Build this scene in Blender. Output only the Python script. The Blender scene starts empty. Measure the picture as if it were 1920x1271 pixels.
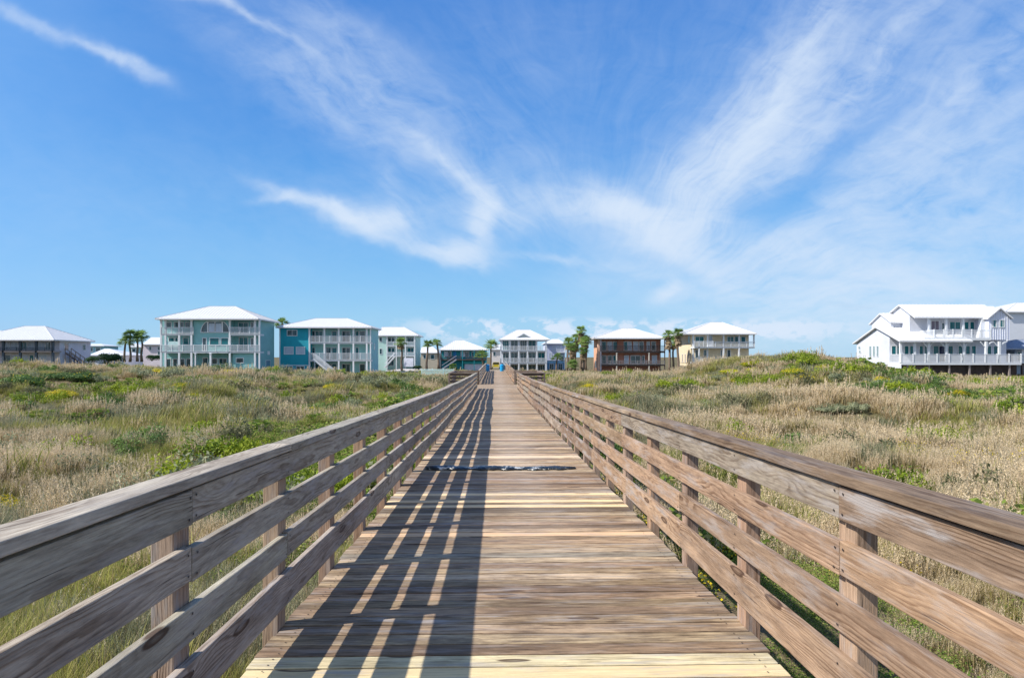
import bpy, math, random
import numpy as np
from mathutils import Vector, Matrix
random.seed(7); rng = np.random.default_rng(11)
R = math.radians
S = bpy.context.scene
COL = S.collection
CZ = 4.0                      # eye height; deck about 1.55 m below it
F = 1280.0; YAW = math.atan(32/F)

# ------------------------------------------------------------------ camera
cd = bpy.data.cameras.new('camera'); cam = bpy.data.objects.new('camera', cd); COL.objects.link(cam)
cam.location = (0, 0, CZ); cam.rotation_euler = (R(90), 0, -YAW)
cd.lens = 24.0; cd.sensor_width = 36.0; cd.shift_y = 33.5/1920; cd.clip_start = 0.05; cd.clip_end = 12000
S.camera = cam

# ------------------------------------------------------------------ light, exposure
SUN_EL, SUN_AZ = R(44), R(16.5)        # azimuth measured from -X towards -Y (behind the viewer)
frm = Vector((-math.cos(SUN_AZ)*math.cos(SUN_EL), -math.sin(SUN_AZ)*math.cos(SUN_EL), math.sin(SUN_EL)))
sl = bpy.data.lights.new('sun', 'SUN'); sl.energy = 5.0; sl.angle = R(0.53); sl.color = (1.0, 0.93, 0.84)
sun = bpy.data.objects.new('sun', sl); COL.objects.link(sun)
sun.rotation_euler = (-frm).to_track_quat('-Z', 'Y').to_euler(); sun.location = (-30, -10, 40)
S.view_settings.view_transform = 'Standard'; S.view_settings.look = 'None'
S.view_settings.gamma = 1.0; S.view_settings.exposure = 0.50
S.cycles.max_bounces = 6; S.cycles.transparent_max_bounces = 8
S.cycles.use_denoising = True

# ------------------------------------------------------------------ sky
W = bpy.data.worlds.new('World'); S.world = W; W.use_nodes = True
wt = W.node_tree; wt.nodes.clear()
def N(t, kind, **kw):
    n = t.nodes.new(kind)
    for k, v in kw.items():
        if k == 'ins':
            for i, x in v.items():
                if isinstance(x, bpy.types.NodeSocket): t.links.new(x, n.inputs[i])
                else: n.inputs[i].default_value = x
        else: setattr(n, k, v)
    return n
def M_(t, op, a, b=0.0, c=0.0, clamp=False):
    n = N(t, 'ShaderNodeMath', operation=op, use_clamp=clamp, ins={0: a, 1: b})
    if op in ('MULTIPLY_ADD',): 
        if isinstance(c, bpy.types.NodeSocket): t.links.new(c, n.inputs[2])
        else: n.inputs[2].default_value = c
    return n.outputs[0]
def V_(t, op, a, b=(0, 0, 0)):
    n = N(t, 'ShaderNodeVectorMath', operation=op, ins={0: a, 1: b})
    return n.outputs['Value'] if op in ('DOT_PRODUCT', 'LENGTH') else n.outputs[0]
def COMB(t, x, y, z=0.0): return N(t, 'ShaderNodeCombineXYZ', ins={0: x, 1: y, 2: z}).outputs[0]
def NOISE(t, vec, scale, detail=4, rough=0.5, dist=0.0):
    return N(t, 'ShaderNodeTexNoise', ins={'Vector': vec, 'Scale': scale, 'Detail': detail, 'Roughness': rough, 'Distortion': dist})
def RAMP(t, fac, stops, interp='LINEAR'):
    n = N(t, 'ShaderNodeValToRGB', ins={0: fac}); r = n.color_ramp; r.interpolation = interp
    while len(r.elements) < len(stops): r.elements.new(0.5)
    for e, (p, c) in zip(r.elements, stops):
        e.position = p; e.color = (*c, 1) if len(c) == 3 else c
    return n.outputs[0]
def MIX(t, fac, a, b, mode='MIX'):
    n = N(t, 'ShaderNodeMix', data_type='RGBA', blend_type=mode)
    for i, x in ((0, fac), (6, a), (7, b)):
        if isinstance(x, bpy.types.NodeSocket): t.links.new(x, n.inputs[i])
        else: n.inputs[i].default_value = ((*x, 1) if i and len(x) == 3 else x)
    return n.outputs[2]
def SS(t, x, lo, hi):
    return N(t, 'ShaderNodeMapRange', interpolation_type='SMOOTHSTEP', ins={0: x, 1: lo, 2: hi, 3: 0.0, 4: 1.0}).outputs[0]

def build_sky():
    t = wt
    sky = N(t, 'ShaderNodeTexSky', sky_type='NISHITA', sun_disc=False)
    sky.sun_elevation = SUN_EL
    sky.sun_rotation = math.atan2(frm.x, frm.y)
    sky.air_density = 1.0; sky.dust_density = 0.6; sky.ozone_density = 2.2; sky.altitude = 10
    hs = N(t, 'ShaderNodeHueSaturation', ins={'Hue': 0.5, 'Saturation': 1.22, 'Value': 1.0, 'Color': sky.outputs[0]})
    d = N(t, 'ShaderNodeTexCoord').outputs['Generated']
    sep = N(t, 'ShaderNodeSeparateXYZ', ins={0: d})
    y = M_(t, 'MAXIMUM', sep.outputs[1], 0.04)
    u = M_(t, 'DIVIDE', sep.outputs[0], y); v = M_(t, 'DIVIDE', sep.outputs[2], y)
    uv0 = COMB(t, u, v)
    wn = NOISE(t, uv0, 3.2, 3, 0.5)
    w1 = V_(t, 'SUBTRACT', wn.outputs['Color'], (0.5, 0.5, 0.5))
    warp = N(t, 'ShaderNodeVectorMath', operation='SCALE', ins={0: w1, 'Scale': 0.055}).outputs[0]
    wn2 = NOISE(t, uv0, 13, 3, 0.6)
    w2 = V_(t, 'SUBTRACT', wn2.outputs['Color'], (0.5, 0.5, 0.5))
    warp2 = N(t, 'ShaderNodeVectorMath', operation='SCALE', ins={0: w2, 'Scale': 0.035}).outputs[0]
    uv = V_(t, 'MULTIPLY', V_(t, 'ADD', V_(t, 'ADD', uv0, warp), warp2), (1, 1, 0))
    def C(px, py): return ((px-928)/F, (669-py)/F, 0)
    blobs = [  # centre px, sigma along/across px, clockwise-down angle, amplitude
        (1145,392,80,15,9,1.0),(1235,436,105,24,32,1.1),(1320,345,150,50,-40,.8),(1425,215,150,45,-58,.5),(1500,110,130,17,-62,.45),
        (1660,100,150,18,-52,.4),(1650,190,330,190,-40,.34),(1500,480,260,34,12,.5),(1780,430,260,150,-20,.46),(1560,90,200,60,-60,.18),
        (1850,140,170,26,-35,.32),(1450,405,110,26,-28,-.42),(1600,265,120,20,-35,-.32),(1700,600,260,60,0,.30),
        (1500,560,220,40,10,.25),(1760,300,260,24,-30,.2),
        (250,132,50,9,30,.55),(190,104,60,7,27,.28),(105,70,70,9,24,.28),(30,38,60,10,20,.15),
        (432,22,24,8,30,.55),(500,60,60,8,30,.35),(350,3,40,8,10,.5),(600,130,120,40,28,.24),(700,165,110,42,22,.22),(520,150,120,20,30,.2),
        (640,245,120,26,24,.20),(790,270,130,28,32,.17),(850,320,90,10,38,.55),(920,375,40,16,55,.3),(640,60,90,26,25,.3),
        (585,385,60,8,24,.55),(650,405,58,8,22,1.0),(715,414,36,15,6,1.4),(738,372,14,40,-20,.25),(790,400,110,40,5,.20),(900,412,16,32,12,1.4),(845,470,42,14,12,1.4),
        (527,373,28,5,-5,.4),(720,450,60,8,18,.4),(1010,395,80,30,0,.20),(1055,482,80,6,4,.30),(1150,500,70,6,6,.22),(1250,545,22,11,-25,1.2),(1285,548,34,8,6,.4),
        (1010,110,130,110,0,.09),(930,300,120,60,20,.12),(440,380,500,90,0,.05),
    ]
    acc = None
    for cx, cy, sa, sb, ang, amp in blobs:
        a = R(ang); ax = (math.cos(a), -math.sin(a)); ay = (math.sin(a), math.cos(a))
        p = V_(t, 'SUBTRACT', uv, C(cx, cy))
        k1 = F/sa/1.2; k2 = F/sb/1.1
        s = V_(t, 'DOT_PRODUCT', p, (ax[0]*k1, ax[1]*k1, 0)); q = V_(t, 'DOT_PRODUCT', p, (ay[0]*k2, ay[1]*k2, 0))
        e = M_(t, 'MULTIPLY_ADD', s, s, M_(t, 'MULTIPLY', q, q))
        g = M_(t, 'POWER', 0.5, e)
        acc = M_(t, 'MULTIPLY_ADD', g, amp, acc if acc else 0.03)
    # fibres: one family running down to the right, one fanning up to the right
    uw = V_(t, 'ADD', uv0, N(t, 'ShaderNodeVectorMath', operation='SCALE', ins={0: w1, 'Scale': 0.13}).outputs[0])
    uw = V_(t, 'ADD', uw, N(t, 'ShaderNodeVectorMath', operation='SCALE', ins={0: w2, 'Scale': 0.03}).outputs[0])
    def polar(cx, cy, flip):
        p = V_(t, 'MULTIPLY', V_(t, 'SUBTRACT', uw, C(cx, cy)), (1, 1, 0)); q = N(t, 'ShaderNodeSeparateXYZ', ins={0: p})
        th = M_(t, 'ARCTAN2', q.outputs[1], M_(t, 'MULTIPLY', q.outputs[0], -1.0)) if flip else M_(t, 'ARCTAN2', q.outputs[0], q.outputs[1])
        return COMB(t, M_(t, 'MULTIPLY', th, 11.0), M_(t, 'MULTIPLY', V_(t, 'LENGTH', p), 4.2), 0.0 if flip else 5.0)
    lr = SS(t, u, 0.02, 0.20)
    fv = N(t, 'ShaderNodeMix', data_type='VECTOR'); 
    pl, pr_ = polar(1500, 800, True), polar(1060, 625, False)
    calm = SS(t, V_(t, 'LENGTH', V_(t, 'MULTIPLY', V_(t, 'SUBTRACT', uw, C(1060, 625)), (1, 1, 0))), .08, .34)
    def two(sc, det, ro, ds):
        a_ = NOISE(t, pl, sc, det, ro, ds).outputs[0]; b_ = NOISE(t, pr_, sc, det, ro, ds).outputs[0]; b_ = M_(t, 'ADD', .5, M_(t, 'MULTIPLY', M_(t, 'SUBTRACT', b_, .5), calm))
        return M_(t, 'ADD', M_(t, 'MULTIPLY', a_, M_(t, 'SUBTRACT', 1.0, lr)), M_(t, 'MULTIPLY', b_, lr))
    f1 = two(1.0, 8, 0.60, 0.0); f2 = two(3.2, 6, 0.60, 0.0)
    f3 = NOISE(t, COMB(t, u, M_(t, 'MULTIPLY', v, 2.0)), 14, 7, 0.62, 0.8).outputs[0]
    f = M_(t, 'ADD', M_(t, 'MULTIPLY', f1, 1.1), M_(t, 'MULTIPLY', f2, M_(t, 'MULTIPLY_ADD', lr, -0.30, 0.80)))
    f = M_(t, 'ADD', f, M_(t, 'MULTIPLY', lr, 0.14))
    f = M_(t, 'ADD', f, M_(t, 'MULTIPLY', f3, 0.75))
    f = M_(t, 'MULTIPLY', M_(t, 'SUBTRACT', f, 0.86), 1.9)
    dens = M_(t, 'MULTIPLY', acc, f)
    dens = M_(t, 'MULTIPLY', M_(t, 'MAXIMUM', dens, 0.0), 1.35)
    dens = M_(t, 'SUBTRACT', 1.0, M_(t, 'POWER', 2.718, M_(t, 'MULTIPLY', dens, -0.9)))
    # low cumulus far out near the horizon
    cn = NOISE(t, COMB(t, M_(t, 'MULTIPLY', u, 1.0), M_(t, 'MULTIPLY', v, 1.7)), 22, 7, 0.6, 0.2).outputs[0]
    band = M_(t, 'MULTIPLY', SS(t, v, 0.012, 0.036), SS(t, v, 0.062, 0.046))
    side = M_(t, 'MULTIPLY', SS(t, u, -0.20, -0.03), SS(t, u, 0.62, 0.42))
    cum = M_(t, 'MULTIPLY', M_(t, 'MULTIPLY', SS(t, cn, 0.46, 0.56), band), M_(t, 'MULTIPLY', side, 0.95))
    # grey smudges of thin cloud right of centre
    sm = M_(t, 'MULTIPLY', SS(t, NOISE(t, COMB(t, u, M_(t, 'MULTIPLY', v, 4.0)), 9, 5, 0.6).outputs[0], 0.53, 0.70), M_(t, 'MULTIPLY', SS(t, v, 0.03, 0.05), SS(t, v, 0.10, 0.07)))
    sm = M_(t, 'MULTIPLY', sm, M_(t, 'MULTIPLY', SS(t, u, 0.12, 0.3), 0.30))
    blue = RAMP(t, sep.outputs[2], [(0.0, (1.45, 2.85, 4.1)), (0.06, (1.10, 2.55, 4.1)), (0.17, (0.62, 1.98, 4.0)), (0.30, (0.34, 1.42, 3.65)), (0.45, (0.25, 1.12, 3.3)), (1.0, (0.20, .85, 2.7))])
    side_ = SS(t, u, -0.35, -0.85)
    blue = MIX(t, M_(t, 'MULTIPLY', side_, 0.5), blue, (0.95, 2.25, 4.5))
    base = MIX(t, 0.86, hs.outputs[0], blue)
    rear_fill = M_(t, 'MULTIPLY', SS(t, sep.outputs[1], 0.0, -0.5), 0.45)      # bright unseen sky patch added behind the viewer to fill shaded fronts
    base = MIX(t, rear_fill, base, (4.6, 4.8, 5.2))
    c1 = MIX(t, dens, base, CLOUD)
    c2 = MIX(t, sm, c1, (2.0, 2.9, 4.0))
    c3 = MIX(t, cum, c2, CLOUD)
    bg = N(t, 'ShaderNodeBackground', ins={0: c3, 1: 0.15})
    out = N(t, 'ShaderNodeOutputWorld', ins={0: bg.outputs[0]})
CLOUD = (3.3, 3.85, 4.6)
build_sky()

# ------------------------------------------------------------------ helpers
def lin(r, g, b):
    f = lambda c: (c/255/12.92) if c/255 <= 0.04045 else ((c/255+0.055)/1.055)**2.4
    return (f(r), f(g), f(b))
def atp(px, Y):               # world X of an image column at distance Y along the boardwalk
    tt = (px-960)/F; return Y*(math.sin(YAW)+tt*math.cos(YAW))/(math.cos(YAW)-tt*math.sin(YAW))
def yc(X, Y): return X*math.sin(YAW)+Y*math.cos(YAW)
def zp(py, px, Y): return CZ-(py-669)/F*yc(atp(px, Y), Y)
def P(px, py, Y): return Vector((atp(px, Y), Y, zp(py, px, Y)))

def new_mat(name):
    m = bpy.data.materials.new(name); m.use_nodes = True; t = m.node_tree; t.nodes.clear()
    out = N(t, 'ShaderNodeOutputMaterial'); b = N(t, 'ShaderNodeBsdfPrincipled'); t.links.new(b.outputs[0], out.inputs[0])
    return m, t, b, out
def simple(name, col, rough=0.6, var=0.12, scale=1.5, spec=0.4, bump=0.0):
    m, t, b, out = new_mat(name)
    tc = N(t, 'ShaderNodeTexCoord').outputs['Object']
    n = NOISE(t, tc, scale, 6, 0.6).outputs[0]
    lo = tuple(c*(1-var) for c in col); hi = tuple(min(1, c*(1+var)) for c in col)
    t.links.new(RAMP(t, n, [(0.3, lo), (0.7, hi)]), b.inputs['Base Color'])
    b.inputs['Roughness'].default_value = rough; b.inputs['Specular IOR Level'].default_value = spec
    if bump:
        bp = N(t, 'ShaderNodeBump', ins={'Strength': bump, 'Distance': 0.02, 'Height': NOISE(t, tc, scale*14, 4).outputs[0]})
        t.links.new(bp.outputs[0], b.inputs['Normal'])
    return m
def siding(name, col, pitch=0.2, var=0.07, vertical=False, rough=0.7):
    m, t, b, out = new_mat(name)
    tc = N(t, 'ShaderNodeTexCoord').outputs['Object']
    sep = N(t, 'ShaderNodeSeparateXYZ', ins={0: tc})
    z = M_(t, 'ADD', sep.outputs[0], sep.outputs[1]) if vertical else sep.outputs[2]
    fr = M_(t, 'FRACT', M_(t, 'DIVIDE', z, pitch))
    n = NOISE(t, tc, 0.8, 6, 0.6).outputs[0]
    lo = tuple(c*(1-var) for c in col); hi = tuple(min(1, c*(1+var)) for c in col)
    t.links.new(RAMP(t, n, [(0.3, lo), (0.7, hi)]), b.inputs['Base Color'])
    h = SS(t, fr, 0.0, 0.12)
    bp = N(t, 'ShaderNodeBump', ins={'Strength': 0.6, 'Distance': 0.03, 'Height': h})
    t.links.new(bp.outputs[0], b.inputs['Normal']); b.inputs['Roughness'].default_value = rough
    return m

def wood(name, deckp=False):
    m, t, b, out = new_mat(name)
    bco = N(t, 'ShaderNodeAttribute', attribute_name='bco').outputs['Vector']
    rnd = N(t, 'ShaderNodeAttribute', attribute_name='rnd').outputs['Vector']
    tint = N(t, 'ShaderNodeAttribute', attribute_name='tint').outputs['Vector']
    rs = N(t, 'ShaderNodeSeparateXYZ', ins={0: rnd}); 
    off = N(t, 'ShaderNodeVectorMath', operation='SCALE', ins={0: rnd, 'Scale': 37.0}).outputs[0]
    c = V_(t, 'ADD', bco, off)
    # knots
    kc = V_(t, 'MULTIPLY', c, (1.5, 7.0, 7.0))
    vor = N(t, 'ShaderNodeTexVoronoi', ins={'Vector': kc, 'Scale': 1.0, 'Randomness': 1.0})
    kd = vor.outputs['Distance']
    kb = M_(t, 'POWER', 2.718, M_(t, 'MULTIPLY', M_(t, 'MULTIPLY', kd, kd), -14.0))
    # growth rings round an off-centre pith, wandering along the board
    wand = NOISE(t, V_(t, 'MULTIPLY', c, (0.9, 5.0, 5.0)), 1.0, 4, 0.55).outputs['Color']
    wv = V_(t, 'MULTIPLY', V_(t, 'SUBTRACT', wand, (0.5, 0.5, 0.5)), (0, 0.07, 0.07))
    q = V_(t, 'ADD', bco, wv)
    qs = N(t, 'ShaderNodeSeparateXYZ', ins={0: q})
    cy = M_(t, 'ADD', qs.outputs[1], M_(t, 'MULTIPLY', M_(t, 'SUBTRACT', rs.outputs[0], 0.5), 0.12))
    cz = M_(t, 'ADD', qs.outputs[2], M_(t, 'MULTIPLY_ADD', rs.outputs[1], 0.10, 0.03))
    rr = M_(t, 'SQRT', M_(t, 'ADD', M_(t, 'MULTIPLY', cy, cy), M_(t, 'MULTIPLY', cz, cz)))
    rr = M_(t, 'MULTIPLY_ADD', kb, 0.034, rr)
    ring = M_(t, 'FRACT', M_(t, 'MULTIPLY', rr, 80.0))
    ringd = RAMP(t, ring, [(0.0, (1.05, 1.04, 1.03)), (0.45, (0.95, 0.93, 0.92)), (0.80, (0.42, 0.34, 0.28)), (0.92, (0.50, 0.42, 0.36)), (1.0, (1.05, 1.04, 1.03))])
    rmask = SS(t, NOISE(t, V_(t, 'MULTIPLY', c, (1.0, 6, 6)), 1.0, 4, 0.6).outputs[0], 0.36, 0.62)
    fine = NOISE(t, V_(t, 'MULTIPLY', c, (9.0, 150, 150)), 1.0, 6, 0.7).outputs[0]
    fined = RAMP(t, fine, [(0.30, (0.55, 0.52, 0.50)), (0.48, (0.95, 0.94, 0.93)), (0.68, (1.22, 1.2, 1.18))])
    blot = NOISE(t, V_(t, 'MULTIPLY', c, (1.1, 5, 5)), 1.0, 6, 0.65).outputs[0]
    blotd = RAMP(t, blot, [(0.30, (0.50, 0.45, 0.41)), (0.46, (0.90, 0.88, 0.87)), (0.58, (1.08, 1.07, 1.06)), (0.72, (1.38, 1.36, 1.34))])
    fresh = SS(t, N(t, 'ShaderNodeSeparateXYZ', ins={0: tint}).outputs[0], 0.56, 0.64); wx = M_(t, 'SUBTRACT', 1.0, M_(t, 'MULTIPLY', fresh, 0.72))
    col = MIX(t, M_(t, 'MULTIPLY', wx, M_(t, 'MULTIPLY', rmask, 0.5 if deckp else 0.8)), tint, ringd, 'MULTIPLY'); col = MIX(t, M_(t, 'MULTIPLY', wx, 0.8), col, fined, 'MULTIPLY'); col = MIX(t, M_(t, 'MULTIPLY', wx, 0.85), col, blotd, 'MULTIPLY')
    str1 = NOISE(t, V_(t, 'MULTIPLY', c, (3.6, 40, 40)), 1.0, 5, 0.7).outputs[0]
    col = MIX(t, M_(t, 'MULTIPLY', wx, 0.95 if deckp else 0.42), col, RAMP(t, str1, [(0.34, (0.26, 0.215, 0.19)), (0.46, (0.80, 0.77, 0.75)), (0.58, (1.12, 1.10, 1.08)), (0.70, (1.42, 1.38, 1.32))]), 'MULTIPLY')
    if deckp:                                            # foot-worn pale strip along the middle, darker damp blotches near the seaward end
        pos = N(t, 'ShaderNodeNewGeometry').outputs['Position']; ps = N(t, 'ShaderNodeSeparateXYZ', ins={0: pos})
        wn_ = NOISE(t, V_(t, 'MULTIPLY', pos, (2.5, .8, 1)), 1.0, 5, 0.65).outputs[0]
        dx_ = M_(t, 'ABSOLUTE', M_(t, 'SUBTRACT', M_(t, 'MULTIPLY_ADD', wn_, .7, ps.outputs[0]), 0.75))
        worn = M_(t, 'MULTIPLY', SS(t, dx_, 0.60, 0.05), SS(t, ps.outputs[1], 3, 11))
        col = MIX(t, M_(t, 'MULTIPLY', worn, 0.16), col, (.54, .47, .40))
        dn_ = NOISE(t, V_(t, 'MULTIPLY', pos, (1.2, 3.0, 1)), 1.0, 6, 0.7).outputs[0]
        dm_ = M_(t, 'MULTIPLY', M_(t, 'MULTIPLY', SS(t, dn_, 0.46, 0.60), wx), SS(t, ps.outputs[1], 12, 3))
        col = MIX(t, M_(t, 'MULTIPLY', dm_, 0.60), col, (.10, .068, .045))
    chk = NOISE(t, V_(t, 'MULTIPLY', c, (1.6, 75, 75)), 1.0, 3, 0.6).outputs[0]
    col = MIX(t, M_(t, 'MULTIPLY', SS(t, chk, 0.34, 0.30), 0.9), col, (.035, .025, .02))
    gate = M_(t, 'GREATER_THAN', N(t, 'ShaderNodeSeparateColor', ins={0: vor.outputs['Color']}).outputs[0], 0.66)
    kn = M_(t, 'MULTIPLY', M_(t, 'MULTIPLY', gate, SS(t, kd, 0.185, 0.145)), M_(t, 'SUBTRACT', 1.0, M_(t, 'MULTIPLY', SS(t, kd, 0.13, 0.05), 0.45)))
    col = MIX(t, M_(t, 'MULTIPLY', kn, 0.88), col, (0.055, 0.028, 0.016))
    # silver weathering
    gn = SS(t, NOISE(t, V_(t, 'MULTIPLY', c, (2.0, 14, 14)), 1.0, 5, 0.65).outputs[0], 0.48, 0.68)
    col = MIX(t, M_(t, 'MULTIPLY', gn, M_(t, 'MULTIPLY_ADD', rs.outputs[2], 0.55, 0.22)), col, (0.36, 0.34, 0.33))
    t.links.new(col, b.inputs['Base Color'])
    b.inputs['Roughness'].default_value = 0.78; b.inputs['Specular IOR Level'].default_value = 0.25
    hgt = M_(t, 'ADD', M_(t, 'MULTIPLY', fine, 0.7), M_(t, 'MULTIPLY', M_(t, 'SUBTRACT', 1.0, SS(t, ring, 0.6, 0.9)), 0.3))
    bp = N(t, 'ShaderNodeBump', ins={'Strength': 0.55, 'Distance': 0.004, 'Height': hgt})
    t.links.new(bp.outputs[0], b.inputs['Normal'])
    return m

def tag(o, label=None, cat=None, group=None, kind=None):
    if label: o['label'] = label
    if cat: o['category'] = cat
    if group: o['group'] = group
    if kind: o['kind'] = kind
    return o
def empty(name, loc, label=None, cat=None, group=None, rz=0.0):
    o = bpy.data.objects.new(name, None); COL.objects.link(o); o.location = loc; o.rotation_euler = (0, 0, rz)
    o.empty_display_size = 0.3
    return tag(o, label, cat, group)

class MB:
    def __init__(s): s.v = []; s.f = []; s.b = []; s.r = []; s.t = []; s.mi = []
    def add(s, vs, fs, mi=0, bco=None, rnd=(0, 0, 0), tint=(.3, .25, .2)):
        n = len(s.v); s.v += [tuple(x) for x in vs]; s.f += [tuple(i+n for i in f) for f in fs]; s.mi += [mi]*len(fs)
        s.b += ([tuple(x) for x in bco] if bco else [(0, 0, 0)]*len(vs)); s.r += [rnd]*len(vs); s.t += [tint]*len(vs)
    def box(s, a, b, mi=0):
        x0, y0, z0 = a; x1, y1, z1 = b
        if x0 > x1: x0, x1 = x1, x0
        if y0 > y1: y0, y1 = y1, y0
        if z0 > z1: z0, z1 = z1, z0
        s.add([(x, y, z) for x in (x0, x1) for y in (y0, y1) for z in (z0, z1)],
              [(0, 1, 3, 2), (4, 6, 7, 5), (0, 4, 5, 1), (2, 3, 7, 6), (0, 2, 6, 4), (1, 5, 7, 3)], mi)
    def board(s, p0, p1, wv, tv, tint, seg=1):
        """plank from p0 to p1 (centre line); wv, tv = full width / thickness vectors"""
        p0 = Vector(p0); p1 = Vector(p1); wv = Vector(wv); tv = Vector(tv)
        L = (p1-p0).length; rnd = (random.random(), random.random(), random.random())
        vs = []; bc = []; w = wv.length; th = tv.length
        for k in range(seg+1):
            c = p0.lerp(p1, k/seg)
            for (i, j) in ((-.5, -.5), (.5, -.5), (.5, .5), (-.5, .5)):
                vs.append(c+wv*i+tv*j); bc.append((L*k/seg, w*i, th*j))
        fs = [(0, 1, 2, 3), tuple(4*seg+i for i in (3, 2, 1, 0))]
        for k in range(seg):
            a = 4*k
            for i in range(4): fs.append((a+i, a+4+i, a+4+(i+1) % 4, a+(i+1) % 4))
        s.add(vs, fs, 0, bc, rnd, tint)
    def beam(s, p0, p1, w, t=None, mi=0):
        p0 = Vector(p0); p1 = Vector(p1); d = (p1-p0).normalized(); t = t or w
        side = d.cross(Vector((0, 0, 1)));
        if side.length < 1e-3: side = Vector((1, 0, 0))
        side.normalize(); up = side.cross(d).normalized()
        n0 = len(s.mi); s.board(p0, p1, side*w, up*t, (.3, .3, .3))
        for i in range(n0, len(s.mi)): s.mi[i] = mi
    def tube(s, pts, rad, n=8, mi=0, caps=True):
        vs = []; fs = []; m = len(pts)
        for k, (p, r) in enumerate(zip(pts, rad)):
            p = Vector(p); d = (Vector(pts[min(k+1, m-1)])-Vector(pts[max(k-1, 0)])).normalized()
            a = d.cross(Vector((0, 1, 0.01))).normalized(); b_ = d.cross(a)
            for i in range(n):
                th = 2*math.pi*i/n; vs.append(p+a*math.cos(th)*r+b_*math.sin(th)*r)
        for k in range(m-1):
            for i in range(n): fs.append((k*n+i, k*n+(i+1) % n, (k+1)*n+(i+1) % n, (k+1)*n+i))
        if caps: fs.append(tuple(range(n-1, -1, -1))); fs.append(tuple((m-1)*n+i for i in range(n)))
        s.add(vs, fs, mi)
    def build(s, name, mats, parent=None, origin=(0, 0, 0), bevel=0.0, smooth=False):
        me = bpy.data.meshes.new(name); o3 = Vector(origin)
        me.from_pydata([(x[0]-o3.x, x[1]-o3.y, x[2]-o3.z) for x in s.v], [], s.f)
        if not isinstance(mats, (list, tuple)): mats = [mats]
        for m in mats: me.materials.append(m)
        if len(mats) > 1: me.polygons.foreach_set('material_index', s.mi)
        for nm, dat in (('bco', s.b), ('rnd', s.r), ('tint', s.t)):
            a = me.attributes.new(nm, 'FLOAT_VECTOR', 'POINT'); a.data.foreach_set('vector', np.array(dat, dtype=np.float32).ravel())
        if smooth: me.polygons.foreach_set('use_smooth', [True]*len(me.polygons))
        me.update()
        o = bpy.data.objects.new(name, me); COL.objects.link(o)
        if parent is not None: o.parent = parent
        else: o.location = o3
        if bevel:
            bm = o.modifiers.new('bevel', 'BEVEL'); bm.width = bevel; bm.segments = 2; bm.limit_method = 'ANGLE'
        return o
def copy_tree(o, parent=None):
    c = o.copy(); COL.objects.link(c); c.parent = parent
    for ch in list(o.children): copy_tree(ch, c)
    return c

# value noise for terrain and planting
LAT = rng.random((256, 256))
def vnoise(x, y, s, seed=0):
    x = np.asarray(x)/s+seed*17.3+500; y = np.asarray(y)/s+seed*9.7+500
    xi = np.floor(x).astype(int); yi = np.floor(y).astype(int); fx = x-xi; fy = y-yi
    fx = fx*fx*(3-2*fx); fy = fy*fy*(3-2*fy)
    g = lambda a, b: LAT[a % 256, b % 256]
    return (g(xi, yi)*(1-fx)+g(xi+1, yi)*fx)*(1-fy)+(g(xi, yi+1)*(1-fx)+g(xi+1, yi+1)*fx)*fy-0.5
def fbm(x, y, s, o=3, seed=0):
    r = 0; a = 1.0
    for k in range(o): r = r+a*vnoise(x, y, s/2**k, seed+k*3); a *= 0.5
    return r

# ------------------------------------------------------------------ boardwalk line
DY = [-6, 0, 1.64, 3.31, 5, 7.56, 12, 17.6, 30, 45, 52, 75, 100]
DZ = [-1.40, -1.48, -1.52, -1.562, -1.60, -1.66, -1.745, -1.84, -2.0, -2.12, -2.10, -1.99, -1.95]
def dz(Y):
    return CZ+(np.interp(Y-1.2, DY, DZ)+np.interp(Y, DY, DZ)*2+np.interp(Y+1.2, DY, DZ))/4
def xo(Y): return 0.06*(1-math.exp(-max(Y, 0)/4.5))
AL, AR = -1.283, 1.427
YE = 97.0

# ------------------------------------------------------------------ terrain
cL = [(-200, 672), (-60, 680), (0, 683), (100, 684), (150, 689), (200, 694), (300, 698), (400, 696), (500, 699), (600, 700), (700, 701), (770, 708), (840, 724)]
cR = [(1010, 727), (1060, 703), (1110, 699), (1200, 698), (1260, 699), (1310, 695), (1340, 682), (1370, 671), (1400, 666), (1440, 660), (1480, 660), (1510, 666), (1560, 670), (1600, 681), (1640, 692), (1690, 708), (1780, 714), (1900, 716), (2200, 712)]
def prof(tab, Y0):
    xs = [atp(p, Y0) for p, _ in tab]; zs = [CZ-(q-669)/F*Y0-(0.62 if p < 1300 else 0.45 if p < 1640 else 1.15) for p, q in tab]; return xs, zs
PL = prof(cL, 55.0); PR = prof(cR, 58.0)
BY = [-20, 0, 30, 60, 85, 110, 150, 190, 400, 3000]; BZ = [-2.75, -2.75, -2.8, -3.05, -3.2, -3.3, -3.5, -3.9, -4.0, -4.0]
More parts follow.
